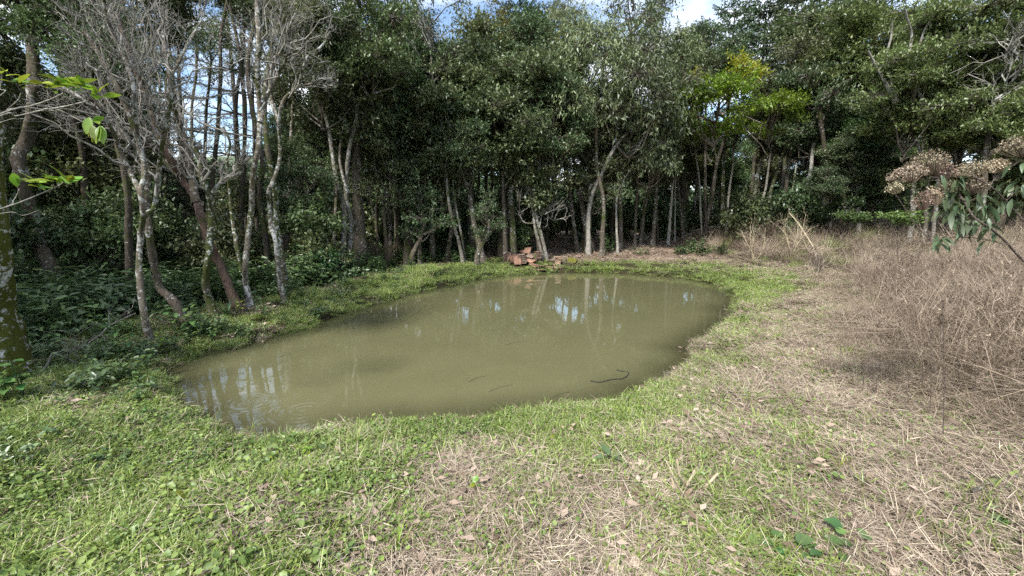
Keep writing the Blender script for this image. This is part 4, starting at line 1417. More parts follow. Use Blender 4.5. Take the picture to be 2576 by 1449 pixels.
# ragged fringe of blades over the water's edge
rng2 = np.random.default_rng(99)
k = rng2.integers(0, 160, 1500)
f = rng2.random((1500, 1))
E = POND[k] * (1 - f) + POND[(k + 1) % 160] * f + rng2.standard_normal((1500, 2)) * .07
De = pond_sdf(E[:, 0], E[:, 1])
ok = (De > -.10) & (De < .16) & (rng2.random(1500) < .35 + .65 * (vnoise(E[:, 0], E[:, 1], 1.6, 61) > .45))
E, De = E[ok], De[ok]
lv = np.clip(np.round(greenness(E[:, 0], E[:, 1], De) * 4 - .6 + rng2.standard_normal(len(E)) * .8), 0, 4).astype(int)
scatter('shore_grass', 'uneven fringe of grass blades along the water edge', np.c_[E, np.maximum(height(E[:, 0], E[:, 1], De), -.01)], euler(rng2, len(E), .3), (.45 + .55 * rng2.random(len(E))) * (1 + .3 * sstep(5, 15, E[:, 1])), lv * 4 + 1, rng2.random(len(E)) * .8, CC)

# dry brush on the rising ground
BC = proto_coll('dry_brush_piece', [
    brush_clump(20, 95, .75, .0, .45, .0045, .35), brush_clump(21, 140, .6, .3, .8), brush_clump(22, 80, .95, .1, .6, .005, .4),
    brush_clump(26, 130, .7, .7, 1.0, .005, 1.0, 0, .14, .6), brush_clump(27, 60, 1.05, .55, 1.0, .006, .7, 1, .25, .9), dead_tuft(23, 150, .4, .2, 'g_brush', .004, .8, .7),
    straw_clump(24, 150, .35, .40, .0038, .12), straw_clump(25, 70, .4, .75, .0042, .25), dead_tuft(28, 120, .45, .16, 'g_grass', .005, .6, .6)])
X, Y = sample(rng, 7600, 1.2, 27, 1.45, 3)
bi = brush_in(X, Y) + (vnoise(X, Y, .7, 21) - .5) * 1.3
keep = (bi > -.5) & (pond_sdf(X, Y) > .5) & (rng.random(len(X)) < sstep(-.5, .25, bi))
X, Y, bi = X[keep], Y[keep], bi[keep]
hi2 = sstep(-.3, 1.3, bi)
zone_ = vnoise(X, Y, .75, 41) * .6 + vnoise(X, Y, 1.9, 42) * .4
tall = np.where(zone_ < .40, rng.choice([0, 0, 2], len(X)), np.where(zone_ < .58, rng.choice([1, 2, 1], len(X)), rng.choice([3, 0, 1, 4], len(X))))
pick = np.where(rng.random(len(X)) < .25 + .6 * hi2, tall, rng.choice([5, 5, 6, 6, 6, 7], len(X)))
pick = np.where((Y > 9) & (rng.random(len(X)) < .22 * sstep(9, 14, Y)), 8, pick)
scl = (.36 + .62 * hi2) * (.6 + .7 * rng.random(len(X))) * (1 + .25 * sstep(8, 20, Y))
scl = np.where((pick == 6) | (pick == 7), np.minimum(scl * 1.6, 1.1), scl)
tint = np.clip(.5 * zone_ + .6 * rng.random(len(X)), 0, 1)
scatter('dry_undergrowth', 'tangled dry brown brush on the rising ground', np.c_[X, Y, height(X, Y)], euler(rng, len(X), .2), scl, pick, tint, BC)

# leafy undergrowth of the left wood and low weeds of the near corner
UC = proto_coll('undergrowth_piece', [sprig(30, .30, 4, .12, .06), sprig(31, .42, 5, .13, .055), sprig(32, .22, 3, .10, .06), sprig(33, .5, 6, .14, .055), litter(34, 5, .12), sprig(35, .12, 3, .06, .04)])
X, Y = sample(rng, 13000, 2.2, 24, 1.45, 1.0)
D = pond_sdf(X, Y)
fi = forest_in(X, Y, D)
near = sstep(-1.2, -3.4, X) * sstep(2.0, 3.0, Y) * sstep(7.0, 4.5, Y) * .12
dens = np.maximum(fi * np.where(X < -2, .75, .10), near * (.3 + .7 * (vnoise(X, Y, 1.3, 31) > .5)))
bank = sstep(.05, .3, D) * sstep(1.6, .6, D) * (X < -.5) * (Y > 4.4) * .22
lw = sstep(-2.9, -3.9, X) * sstep(3.3, 4.2, Y)
dens = np.maximum(np.maximum(dens, bank), .24 * lw)
keep = (D > .08) & (rng.random(len(X)) < dens) & ~((X > -.6) & (X < 2.3) & (Y > 16.3) & (Y < 19))
X, Y, fi, D = X[keep], Y[keep], fi[keep], D[keep]
pick = np.where(fi > .3, rng.choice([0, 1, 3, 2, 4, 4], len(X)), rng.choice([2, 5, 2, 4, 0, 4], len(X)))
pick = np.where((Y < 4.2) & (pick != 4), 5, pick)
scl = (.4 + .5 * rng.random(len(X))) * (1 + 1.1 * fi)
tint = np.clip(.45 * vnoise(X, Y, .9, 32) + .5 * rng.random(len(X)) + .2 * (1 - fi), 0, 1)
scatter('undergrowth', 'leafy green undergrowth between the trunks and along the bank', np.c_[X, Y, height(X, Y, D)], euler(rng, len(X), .15), scl, pick, tint, UC)

# leaf litter on the path and forest floor
X, Y = sample(rng, 16000, 16, 34, .9, 1.0)
pd = path_d(X, Y)
D = pond_sdf(X, Y)
keep = (rng.random(len(X)) < np.maximum(sstep(3.4, 1.2, pd), forest_in(X, Y, D) * .4)) & (X > -6)
X, Y = X[keep], Y[keep]
LC = proto_coll('leaf_litter_piece', [litter(40, 9, .2), litter(41, 7, .16), straw_clump(42, 16, .2, .3, .006, .04)])
scatter('leaf_litter', 'brown leaf litter on the shaded path and forest floor', np.c_[X, Y, height(X, Y)], euler(rng, len(X), .1), .8 + .9 * rng.random(len(X)), rng.integers(0, 3, len(X)), rng.random(len(X)), LC)

# far wood
fw, fs = far_wood()
FC = proto_coll('far_wood_piece', [crown_data(301, 2.5, 1.0, 12, 22, 8, .34, .17, 'g_far')[1], crown_data(302, 2.5, 1.2, 12, 22, 8, .34, .17, 'g_far')[1]])
n = len(fw)
scatter('far_forest', 'far woodland closing the gaps between the trunks', fw, np.c_[np.zeros((n, 2)), rng.random(n) * 6.28], fs, rng.integers(0, 2, n), rng.random(n), FC)

# ------------------------------------------------------------------ roof tiles, bricks, stones
M['tile'] = plain_mat('clay_tile', (.10, .06, .046), (.26, .15, .11), 14, .85, .4)
M['tile_grey'] = plain_mat('clay_tile_weathered', (.13, .095, .075), (.33, .23, .17), 16, .9, .4)
M['tile_orange'] = plain_mat('clay_tile_fresh', (.20, .11, .075), (.36, .21, .14), 10, .85, .3)
M['brick'] = plain_mat('clay_brick', (.15, .095, .068), (.38, .26, .18), 18, .9, .5)
M['moss_tile'] = plain_mat('moss_covered', (.055, .056, .010), (.13, .12, .022), 30, .95, .9)
M['stone'] = plain_mat('field_stone', (.075, .068, .052), (.25, .23, .185), 9, .95, .7)


def tile_mesh(mat):
    W_, L_ = .24, .40
    x = np.linspace(-W_ / 2, W_ / 2, 15)
    z = .012 + .010 * np.maximum(0, np.cos(x / W_ * 4 * np.pi)) ** 2
    z[0] = z[-1] = .030
    top0, bot0 = np.c_[x, np.full(15, -L_ / 2), z], np.c_[x, np.full(15, -L_ / 2), z - .014]
    top1, bot1 = top0 + [0, L_, 0], bot0 + [0, L_, 0]
    v = np.vstack([top0, top1, bot0, bot1])
    q = []
    for i in range(14):
        q += [(i, i + 1, 16 + i, 15 + i), (30 + i, 45 + i, 46 + i, 31 + i), (i, 30 + i, 31 + i, i + 1), (15 + i, 16 + i, 46 + i, 45 + i)]
    q += [(0, 15, 45, 30), (14, 44, 59, 29)]
    return MB().add(v, q).mesh('roof_tile', mat)


TM = [tile_mesh(M[k]) for k in ('tile', 'tile_grey', 'tile_orange')]


def chip_box(name, sx, sy, sz, mat, seed=0, jit=.08):
    """a worn block: subdivided box with knocked corners"""
    rng = np.random.default_rng(seed)
    g = np.array([[x, y, z] for z in (-.5, .5) for y in (-.5, -.36, .36, .5) for x in (-.5, -.4, .4, .5)])
    v = g * np.array([sx, sy, sz])
    corner = (np.abs(g[:, 0]) == .5) & (np.abs(g[:, 1]) == .5)
    v[corner] *= .94
    v += rng.standard_normal(v.shape) * jit * min(sx, sy, sz)
    q = []
    for j in range(3):
        for i in range(3):
            a = j * 4 + i
            q += [(a, a + 4, a + 5, a + 1), (16 + a, 17 + a, 21 + a, 20 + a)]
    rim = [0, 1, 2, 3, 7, 11, 15, 14, 13, 12, 8, 4]
    for i in range(12):
        a, b = rim[i], rim[(i + 1) % 12]
        q.append((a, b, b + 16, a + 16))
    return MB().add(v, q).mesh(name, mat)


def zpos(u, v, Y): return pt(1246 + .0868 * u, 607 + .0868 * v, Y)


GT = 'clay roof tiles piled at the far bank'
rt = random.Random(3)


def put_tile(label, p, rot, k):
    o = link('roof_tile', TM[k], None, (p[0], p[1], p[2] + .05), rot, (1.15, 1.05, 1.1))
    tag(o, label, 'roof tile', GT, 'thing')


# tidy stack against the twin trunks
p0 = zpos(1225, 560, 18.1)
zb = h1(p0[0], p0[1])
for i in range(8):
    put_tile('weathered roof tile in the tidy upright stack beside the twin trunks', (p0[0] + rt.uniform(-.015, .015), p0[1] + rt.uniform(-.02, .02), zb + i * .044), (rad(rt.uniform(-2, 2)), rad(rt.uniform(-3, 3)), rad(8 + rt.uniform(-5, 5))), 1 if i % 3 else 0)
# inner stack carrying the orange tile
p0 = zpos(920, 520, 18.2)
zb = h1(p0[0], p0[1])
for i in range(6):
    put_tile('brown roof tile in the stack under the bright orange tile', (p0[0] + rt.uniform(-.03, .03), p0[1] + rt.uniform(-.03, .03), zb + i * .044), (rad(rt.uniform(-3, 3)), rad(rt.uniform(-4, 4)), rad(-25 + rt.uniform(-9, 9))), 0 if i % 2 else 1)
put_tile('bright orange roof tile tilted on top of the pile', (p0[0] + .02, p0[1] - .16, zb + .37), (rad(32), rad(-6), rad(-14)), 2)
put_tile('brown roof tile wedged beneath the bright orange one', (p0[0] - .16, p0[1] - .02, zb + .31), (rad(5), rad(-12), rad(35)), 0)
# tiles leaning on edge at the front
for lab, u, v, Y, n_, kk, tilt, yaw in [('reddish roof tile in the front leaning row of the pile', 640, 560, 17.2, 7, 0, 47, 6), ('pinkish roof tile in the rear leaning row of the pile', 510, 450, 17.55, 6, 0, 44, 14),
                                        ('dark roof tile in the shadowed leaning row at the pile end', 360, 500, 17.7, 5, 1, 62, -50)]:
    p0 = zpos(u, v, Y)
    zb = h1(p0[0], p0[1])
    for i in range(n_):
        put_tile(lab, (p0[0] - .012 * i, p0[1] + .058 * i, zb + .15 + .012 * i), (rad(tilt + rt.uniform(-3, 3)), rad(rt.uniform(-4, 4)), rad(yaw + rt.uniform(-3, 3))), 2 if (i == 0 and kk == 0) else kk)
# grey slumped stack
p0 = zpos(840, 610, 17.35)
zb = h1(p0[0], p0[1])
for i in range(8):
    put_tile('grey roof tile in the slumped stack at the middle of the pile', (p0[0] - .012 * i, p0[1] + .02 * i, zb + .03 + i * .044), (rad(8 + rt.uniform(-4, 4)), rad(-10 + rt.uniform(-4, 4)), rad(-8 + rt.uniform(-8, 8))), 1)
# loose ones
for lab, u, v, Y, rot, k, dz in [('roof tile sliding off the slumped stack', 1030, 500, 17.5, (18, 16, -20), 1, .26), ('tan roof tile fallen against the tidy stack', 1060, 560, 17.3, (14, 20, -40), 2, .14),
                                 ('roof tile lying flat below the fallen tan one', 1100, 640, 17.1, (4, 6, 20), 0, .05), ('half-buried roof tile in the grass before the pile', 1140, 670, 16.9, (25, -6, 60), 2, .03),
                                 ('roof tile standing askew at the left end of the pile', 300, 520, 17.6, (70, 0, 70), 0, .14),
                                 ('upper of two roof tiles at the waterline', 1300, 790, 16.62, (3, 9, 80), 1, .09), ('lower of two roof tiles at the waterline', 1320, 860, 16.5, (4, 7, 84), 1, .03)]:
    p0 = zpos(u, v, Y)
    put_tile(lab, (p0[0], p0[1], h1(p0[0], p0[1]) + dz), tuple(rad(a) for a in rot), k)
# bricks
BM = [chip_box('brick', .23, .115, .066, M['brick'], i) for i in range(4)]
BM2 = [chip_box('brick', .15, .11, .07, M['brick'], 10 + i, .14) for i in range(3)]
p0 = zpos(1820, 570, 17.6)
zb = h1(p0[0], p0[1])
GB = 'old bricks beside the roof tiles'
for i, w_ in enumerate(['lowest', 'second lowest', 'middle', 'second highest', 'highest']):
    o = link('brick', BM[i % 4], None, (p0[0] + rt.uniform(-.02, .02), p0[1] + rt.uniform(-.02, .02), zb + .035 + i * .069), (0, rad(rt.uniform(-2, 2)), rad(rt.uniform(-14, 14))))
    tag(o, '%s brick of the small upright stack on the grass' % w_, 'brick', GB)
for i, (u, v, Y, lab) in enumerate([(1480, 590, 17.3, 'broken brick in weeds nearest the tile stack'), (1560, 640, 17.0, 'broken brick lying before the weeds'), (1680, 590, 17.4, 'broken brick against the foot of the brick stack'),
                                    (1760, 640, 17.0, 'dark broken brick before the brick stack'), (1860, 650, 16.95, 'darkest broken brick at the stack foot'), (1640, 660, 16.9, 'pale broken brick in the grass'), (1460, 660, 16.9, 'tan brick fragment nearest the water')]):
    p0 = zpos(u, v, Y)
    o = link('brick', BM2[i % 3], None, (p0[0], p0[1], h1(p0[0], p0[1]) + .03), (rad(rt.uniform(-25, 25)), rad(rt.uniform(-25, 25)), rt.uniform(0, 6)))
    tag(o, lab, 'brick', GB)
p0 = zpos(2230, 540, 17.9)
tag(link('mossy_slab', chip_box('mossy_slab', .36, .30, .05, M['moss_tile'], 33, .2), None, (p0[0], p0[1], h1(p0[0], p0[1]) + .10), (rad(34), rad(10), rad(-20))), 'slab covered in yellow-green moss beyond the bricks', 'slab')
p0 = zpos(2120, 590, 17.7)
tag(link('board', chip_box('board', .42, .09, .025, M['bark'], 35, .1), None, (p0[0], p0[1], h1(p0[0], p0[1]) + .05), (0, rad(8), rad(-12))), 'short weathered board beside the mossy slab', 'board')


def stone_mesh(seed):
    rng = np.random.default_rng(seed)
    g = []
    q = []
    n = 0
    for ax in range(3):
        for s in (-1, 1):
            a, b = np.meshgrid([-1, 0, 1], [-1, 0, 1])
            p = np.zeros((9, 3))
            p[:, ax], p[:, (ax + 1) % 3], p[:, (ax + 2) % 3] = s, a.ravel() * s, b.ravel()
            g.append(p)
            for j in range(2):
                for i in range(2):
                    k = n + j * 3 + i
                    q.append((k, k + 1, k + 4, k + 3))
            n += 9
    v = np.vstack(g)
    vn = v / np.linalg.norm(v, axis=1, keepdims=True) ** .7
    key = np.round(v).astype(int)
    off = {tuple(k): 1 + .2 * rng.standard_normal() for k in key}
    vn = vn * np.array([off[tuple(k)] for k in key])[:, None]
    return MB().add(vn * np.array([.15, .12, .085]), q).mesh('stone', M['stone'])


STN = [stone_mesh(i) for i in range(7)]
wl = [pt(1560, 612, 26.5), pt(1640, 602, 27.0), pt(1740, 594, 27.6), pt(1800, 585, 28.2), pt(1880, 575, 28.8), pt(1960, 568, 29.2)]
wl = np.array([[p[0], p[1]] for p in wl])
base = wl[0]
wall = thing('stone_wall', 'low tumbled dry-stone wall behind the litter path', 'stone wall', (base[0], base[1], h1(*base)))
wb = np.array([base[0], base[1], h1(*base)])
seg = np.concatenate([[0], np.cumsum(np.linalg.norm(np.diff(wl, axis=0), axis=1))])
s_ = 0.0
while s_ < seg[-1]:
    full = sstep(0, 2.5, s_) * (.55 + .45 * math.sin(s_ * 1.1 + .7))
    rows = 1 + int(round(3.2 * max(0, full)))
    for r_ in range(rows):
        x = np.interp(s_ + rt.uniform(-.1, .1), seg, wl[:, 0])
        y = np.interp(s_, seg, wl[:, 1]) + rt.uniform(-.12, .12)
        z = h1(x, y) + .06 + r_ * .14 + rt.uniform(-.02, .02)
        link('stone', rt.choice(STN), wall, np.array([x, y, z]) - wb, (rt.uniform(-.4, .4), rt.uniform(-.4, .4), rt.uniform(0, 6.28)), rt.uniform(.75, 1.35))
    s_ += .23


# ------------------------------------------------------------------ sticks and fallen wood
def stick(name, label, P, r, mat, cat='branch', group=None, kids=None, n=6):
    P = np.array(P, float)
    b = P[0].copy()
    me = trunk_mesh(name, P - b, r, r * .5, M[mat], n, 1.0, RNG, 14)
    o = tag(link(name, me, None, b), label, cat, group)
    if kids:
        link('twigs', bare_data(len(label), [P - b], [r * .8], levels=2, kids=kids, mat=mat, up=.1), o)
    return o


def gp(px, py, dz=.02):
    p = hit(px, py)
    return p + np.array([0, 0, dz])


M['stickpale'] = bark_mat('stick_pale', (.36, .29, .18), (.60, .51, .36), .1, 0)
M['wet'] = bark_mat('wet_wood', (.03, .029, .02), (.06, .056, .04), .0, 0)
stick('fallen_branch', 'pale grey fallen branch poking out of the left bank wood', [pt(872, 690, 13.2), pt(850, 672, 12.9), pt(820, 672, 12.7), pt(788, 682, 12.5)], .05, 'pale')
stick('stick', 'pale cut stick lying in the near grass', [gp(806, 1183, .05), gp(870, 1165, .055), gp(938, 1150, .05)], .012, 'stickpale', 'stick')
stick('stick', 'grey weathered stick in straw at the picture edge', [gp(2440, 1250, .03), gp(2510, 1228, .05), gp(2600, 1206, .06)], .013, 'pale', 'stick')
stick('fallen_branch', 'thin arching dead branch over weeds near the pond corner', [gp(204, 887, .05), pt(254, 840, 5.9), pt(278, 818, 6.0), pt(341, 788, 6.3)], .012, 'twig', kids=(6, 4))
stick('stick', 'short upright dead stick in weeds near the mossy trunk', [gp(253, 955, 0), pt(247, 935, hit(253, 955)[1]), pt(249, 920, hit(253, 955)[1])], .014, 'pale', 'stick')
stick('fallen_branch', 'crooked dead branch lying before the mossy trunk', [gp(85, 965, .03), gp(120, 935, .08), gp(140, 910, .1), gp(200, 925, .05)], .014, 'twig', kids=(6, 4))
stick('stick', 'long straight stick lying along the water edge', [gp(560, 853, .05), gp(630, 838, .05), gp(690, 825, .05)], .010, 'stickpale', 'stick')
stick('fallen_branch', 'fallen log behind the path below the mottled trunk', [pt(1775, 598, 26.2), pt(1800, 586, 26.4), pt(1825, 592, 26.0)], .07, 'bark')
stick('fallen_branch', 'second fallen log crossing the stone wall', [pt(1772, 585, 26.8), pt(1800, 584, 26.8), pt(1832, 594, 26.5)], .06, 'pale')
stick('fallen_branch', 'thin branch lying on litter at the wood edge', [gp(1612, 622, .08), gp(1640, 614, .1), gp(1668, 606, .15)], .03, 'twig', kids=(5, 4))
stick('vine', 'looping pale vine hanging by the bent grey trunk', [pt(1622, 603, 23.3), pt(1640, 585, 23.2), pt(1646, 545, 23.2), pt(1650, 480, 23.2), pt(1651, 415, 23.4)], .025, 'pale', 'vine')
W0 = lambda u, v, z=.006: plane_pt(1405.8 + .1488 * u, 894.6 + .1488 * v, z)
stick('sunken_branch', 'dark wet branch half sunk near the right shore', [W0(540, 430), W0(700, 450), W0(900, 400), W0(1080, 390), W0(1180, 310), W0(1150, 260)], .009, 'wet')
stick('sunken_branch', 'short dark twig floating above the half-sunk branch', [W0(980, 240), W0(1060, 262), W0(1120, 268)], .010, 'wet')
for i, (a, b, lab) in enumerate([((1180, 960), (1225, 945), 'tiny dark twig floating near the middle shore'), ((1230, 985), (1290, 968), 'fine dark twig floating by the near shore'), ((1390, 1000), (1440, 985), 'short twig floating at the near right shore'),
                                 ((700, 900), (735, 893), 'small twig floating in the left half of the pond'), ((1270, 868), (1330, 860), 'thin twig floating at the pond middle')]):
    stick('floating_twig', lab, [plane_pt(*a, .001), plane_pt((a[0] + b[0]) / 2, (a[1] + b[1]) / 2 - 3, .002), plane_pt(*b, .001)], .003, 'wet', 'twig')
# cut tan stubs in the near straw
ZF = lambda u, v: (1597.5 + .1764 * u, 1118 + .1764 * v)
bs = hit(*ZF(740, 720))
stub = thing('cut_stalks', 'clump of splintered tan cut stalks standing in straw', 'stalk stubs', bs)
for i, (P, r_) in enumerate([([(590, 720), (560, 600), (505, 410)], .009), ([(740, 700), (742, 570), (640, 450), (600, 220)], .008), ([(742, 580), (800, 470), (850, 370)], .006), ([(880, 760), (1000, 620), (1180, 410)], .010), ([(820, 980), (830, 850), (840, 700)], .009), ([(640, 650), (560, 470), (440, 230)], .004)]):
    q_ = [pt(*ZF(*c), bs[1] + .05 * math.sin(i * 2 + k)) - bs for k, c in enumerate(P)]
    link('stub', trunk_mesh('stub', q_, r_ * 1.3, r_ * .9, M['stickpale'], 6, 1.0, RNG, 10), stub)
for i, (u, v, sx, sy, lab) in enumerate([(1590, 1180, .07, .03, 'larger curl of whitish bark beside the grey-green rosette'), (1572, 1198, .05, .035, 'smaller flake of whitish bark beside the grey-green rosette')]):
    p = gp(u, v, .02)
    tag(link('bark_flake', chip_box('bark_flake', sx, sy, .012, M['stickpale'], 60 + i, .3), None, p, (rt.uniform(-.4, .4), rt.uniform(-.3, .3), rt.uniform(0, 6))), lab, 'bark')

# fallen leaves on the near grass
M['dryleaf'] = plain_mat('dry_leaf', (.17, .115, .075), (.42, .325, .23), 30, .7, .3)
M['yellowleaf'] = plain_mat('yellow_leaf', (.45, .36, .04), (.62, .5, .08), 30, .6, .2)
DL = [fine_leaf(.085, .035, -.25, .5, 6, 1.0, M['dryleaf'], 'fallen_leaf', .1), fine_leaf(.06, .035, -.15, .6, 6, .9, M['dryleaf'], 'fallen_leaf', .15), fine_leaf(.10, .03, -.3, .7, 6, 1.1, M['dryleaf'], 'fallen_leaf', .06)]
YL = fine_leaf(.05, .03, .1, .3, 6, 1, M['yellowleaf'], 'fallen_leaf')
spots = [(1348, 1250), (1130, 1120), (700, 1165), (1230, 1395), (260, 1185), (360, 1110), (520, 1410), (860, 1400), (960, 1135), (1740, 1115), (1900, 1340), (1720, 1265), (1560, 1330), (1960, 1420), (2340, 1330), (2030, 1225), (640, 1330), (1080, 1310), (1440, 1420),
         (770, 1270), (1830, 1180), (2130, 1150), (340, 1240), (180, 1380), (1010, 1440), (1650, 1420), (590, 1190), (1300, 1180), (2200, 1420), (2440, 1400), (890, 1205), (1480, 1100), (230, 1110), (90, 1140), (40, 1230)]
for i, (px_, py_) in enumerate(spots):
    zn = 'near the lower left corner' if px_ < 700 else 'in mixed grass below the pond' if px_ < 1500 else 'on straw at the lower right'
    tag(link('fallen_leaf', DL[i % 3], None, gp(px_, py_, .03), (rt.uniform(-.5, .5), rt.uniform(-.5, .5), rt.uniform(0, 6.28)), rt.uniform(.6, 1.05)), 'curled dry tan leaf ' + zn, 'leaf', 'dry leaves ' + zn)
for px_, py_, lab in [(1384, 1117, 'yellow fallen leaf below the middle of the shore'), (1972, 890, 'yellow-green leaf lying on straw right of the pond'), (1955, 885, 'second yellow-green leaf beside another on the straw')]:
    tag(link('fallen_leaf', YL, None, gp(px_, py_, .04), (.3, .2, rt.uniform(0, 6)), 1.2), lab, 'leaf')


# ------------------------------------------------------------------ leafy plants with leaves of their own
def leafset(mat, L, W, c=.25, sh=.9, fold=.22):
    return [fine_leaf(L, W, c, fold, 7, sh, M[mat], 'leaf', .03), fine_leaf(L * .8, W * .85, c * .6, fold * 1.3, 7, sh, M[mat], 'leaf', .05)]


LS = {'broad': leafset('herb', .15, .085), 'long': leafset('herb', .15, .05, .35), 'small': leafset('herb', .08, .045), 'fresh': leafset('fresh', .10, .045, .2), 'strap': leafset('under', .36, .03, .5, .7), 'dark': leafset('under', .14, .075),
      'grey': leafset('grey', .13, .05, .3), 'lime': leafset('fresh', .07, .06, .15, .7), 'ivy': leafset('herb', .07, .065, .15, .65), 'straight': leafset('fresh', .28, .012, .4, .8)}
STEM = {}


def herb(name, label, base, h, n_, leaf, seed, group=None, cat='plant', stemmat='under', spread=.3, tiers=None, droop=.25, sc=1.0):
    r_ = random.Random(seed)
    o = thing(name, label, cat, base, group, (0, 0, r_.uniform(0, 6.28)))
    nst = 1 if n_ < 9 else 2 if n_ < 15 else 3
    k = 0
    for s in range(nst):
        a = s * 2.1 + r_.uniform(0, 1)
        tip = np.array([math.cos(a) * spread * h * (.5 if nst > 1 else .2), math.sin(a) * spread * h * (.5 if nst > 1 else .2), h * r_.uniform(.8, 1.05)])
        st_ = o
        if h > .04:
            st_ = link('stem', MB().add(*tubes(np.array([[[0, 0, -.02], tip * .5 + [0, 0, .04 * h], tip]]), np.array([[.006, .005, .003]]), 5)).mesh('stem', M[stemmat]), o)
        m = n_ // nst
        for i in range(m):
            t = .35 + .65 * (i + 1) / m
            an = i * 2.4 + s + r_.uniform(-.3, .3)
            me = LS[leaf][i % 2]
            pitch = r_.uniform(.0, .55) + (.35 if t > .9 else 0)
            f = sc * r_.uniform(.75, 1.1) * (1.1 - .25 * t)
            link('leaf', me, st_, tip * t, (pitch - droop, r_.uniform(-.25, .25), an), f)
            k += 1
    return o


for i, (px_, py_, h_, n_, lf, lab) in enumerate([
        (482, 850, .45, 18, 'broad', 'broad-leaved green plant where the wood meets the pond corner'), (440, 838, .38, 14, 'broad', 'broad-leaved plant left of the pond corner under the leaning trunk'),
        (532, 862, .25, 12, 'small', 'light green herb at the water edge near the pond corner'), (505, 855, .3, 12, 'small', 'small-leaved herb between two broad-leaved plants'),
        (378, 800, .75, 16, 'dark', 'tall leafy stem beside the white-spotted trunk'), (290, 890, .5, 18, 'long', 'pale green drooping plant left of the white-spotted trunk'),
        (330, 905, .4, 14, 'long', 'drooping plant at the foot of the white-spotted trunk'), (90, 840, .65, 18, 'long', 'long-leaflet plant beside the mossy trunk'),
        (150, 850, .6, 18, 'long', 'second long-leaflet plant right of the mossy trunk'), (200, 830, .6, 16, 'dark', 'dark leafy plant in front of the kinked trunk'),
        (240, 850, .5, 14, 'broad', 'green plant between kinked and white-spotted trunks'), (60, 1000, .35, 14, 'broad', 'green weed low beside the foot of the mossy trunk'),
        (20, 1010, .35, 14, 'broad', 'green weed at the very edge under the mossy trunk'), (362, 935, .18, 10, 'fresh', 'yellow-green herb above the pond corner'),
        (408, 893, .3, 14, 'fresh', 'bright herb at the left end of the water'), (350, 1020, .16, 10, 'small', 'small leafy weed left of the pond'),
        (375, 1055, .14, 9, 'small', 'second small leafy weed left of the pond'), (350, 985, .2, 10, 'small', 'low weed among dead twigs left of the pond'),
        (140, 905, .45, 14, 'small', 'leafy weed between mossy trunk and dead branch'), (660, 800, .35, 12, 'dark', 'leafy plant on the bank by the whitish trunk'),
        (790, 760, .35, 14, 'small', 'leafy plant on the green bank by the forked trunk'), (760, 745, .5, 16, 'dark', 'dark leafy plant behind the green bank'),
        (600, 800, .35, 12, 'fresh', 'fresh green plant at the foot of the reddish trunk'), (1140, 706, .22, 10, 'small', 'small bright weed at the far water edge'),
        (1345, 665, .5, 16, 'fresh', 'green weed growing between roof tiles and bricks'), (1375, 668, .3, 10, 'fresh', 'second weed growing among the broken bricks'),
        (2040, 612, .8, 16, 'fresh', 'lime weed at the wood edge above brown brush')]):
    herb('leafy_plant', lab, hit(px_, py_), h_, n_, lf, i, 'leafy plants at the wood edge')
o = hit(572, 800)
herb('strap_leaved_plant', 'tuft of long strap leaves between mossy and reddish trunks', o, .05, 16, 'strap', 91, droop=-.75)
# weeds in the near turf
for i, (px_, py_, h_, n_, lf, sc_, lab) in enumerate([
        (1535, 1165, .06, 12, 'grey', 1.15, 'grey-green leaf rosette in the grass below the right shore'), (470, 1268, .06, 4, 'lime', 1.6, 'yellow-green heart-leaved seedling in the near left turf'),
        (1192, 1240, .07, 6, 'lime', .9, 'round-leaved seedling in the middle of the near turf'), (1660, 1140, .04, 5, 'ivy', .6, 'small green weed right of the grey-green rosette'),
        (815, 1146, .06, 9, 'dark', .6, 'dark leafy weed on the shore below the water'), (1290, 1385, .05, 6, 'ivy', .7, 'green weed near the bottom middle of the picture'),
        (880, 1395, .05, 6, 'ivy', .7, 'weed in clover near the bottom left of middle'), (200, 1330, .05, 6, 'lime', .9, 'yellow-green weed in clover at the lower left'),
        (2520, 1330, .06, 6, 'ivy', .9, 'green weed in straw near the lower right edge'), (1740, 1350, .04, 5, 'ivy', .6, 'small weed under the cut stalks'),
        (2185, 1100, .04, 5, 'lime', .8, 'lime seedling beside the dry brush'), (2100, 1440, .04, 6, 'ivy', .7, 'low weed at the bottom edge beside the creeping vine'),
        (560, 1180, .05, 6, 'lime', .8, 'bright seedling below the pond corner'), (690, 1172, .08, 8, 'lime', .8, 'yellow-edged weed at the near left shore'), (775, 1150, .08, 8, 'lime', .7, 'second yellow-edged weed at the near shore')]):
    herb('weed', lab, hit(px_, py_), h_, n_, lf, 50 + i, 'weeds in the near turf', sc=sc_, droop=.1)
for i, (px_, py_, lab) in enumerate([(720, 1225, 'tuft of bright grass blades in the near left turf'), (960, 1130, 'tuft of grass below the left half of the shore'), (1400, 1120, 'tuft of bright grass below the middle of the shore'), (1565, 1052, 'bright grass tuft at the near right shore'),
                                     (1260, 1088, 'tall grass tuft at the middle of the near shore'), (2170, 1235, 'bright grass tuft standing in straw'), (330, 1225, 'grass tuft at the lower left by bare soil'), (1665, 1008, 'grass tuft where the shore turns away'),
                                     (2110, 1190, 'second bright tuft behind another in the straw'), (900, 1125, 'short grass tuft at the near shore'), (590, 1395, 'grass tuft near the bottom left'), (1000, 1395, 'grass tuft near the bottom middle')]):
    herb('grass_tuft', lab, hit(px_, py_), .03, 14, 'straight', 80 + i, 'bright grass tufts', 'grass tuft', sc=.55, droop=-.85)
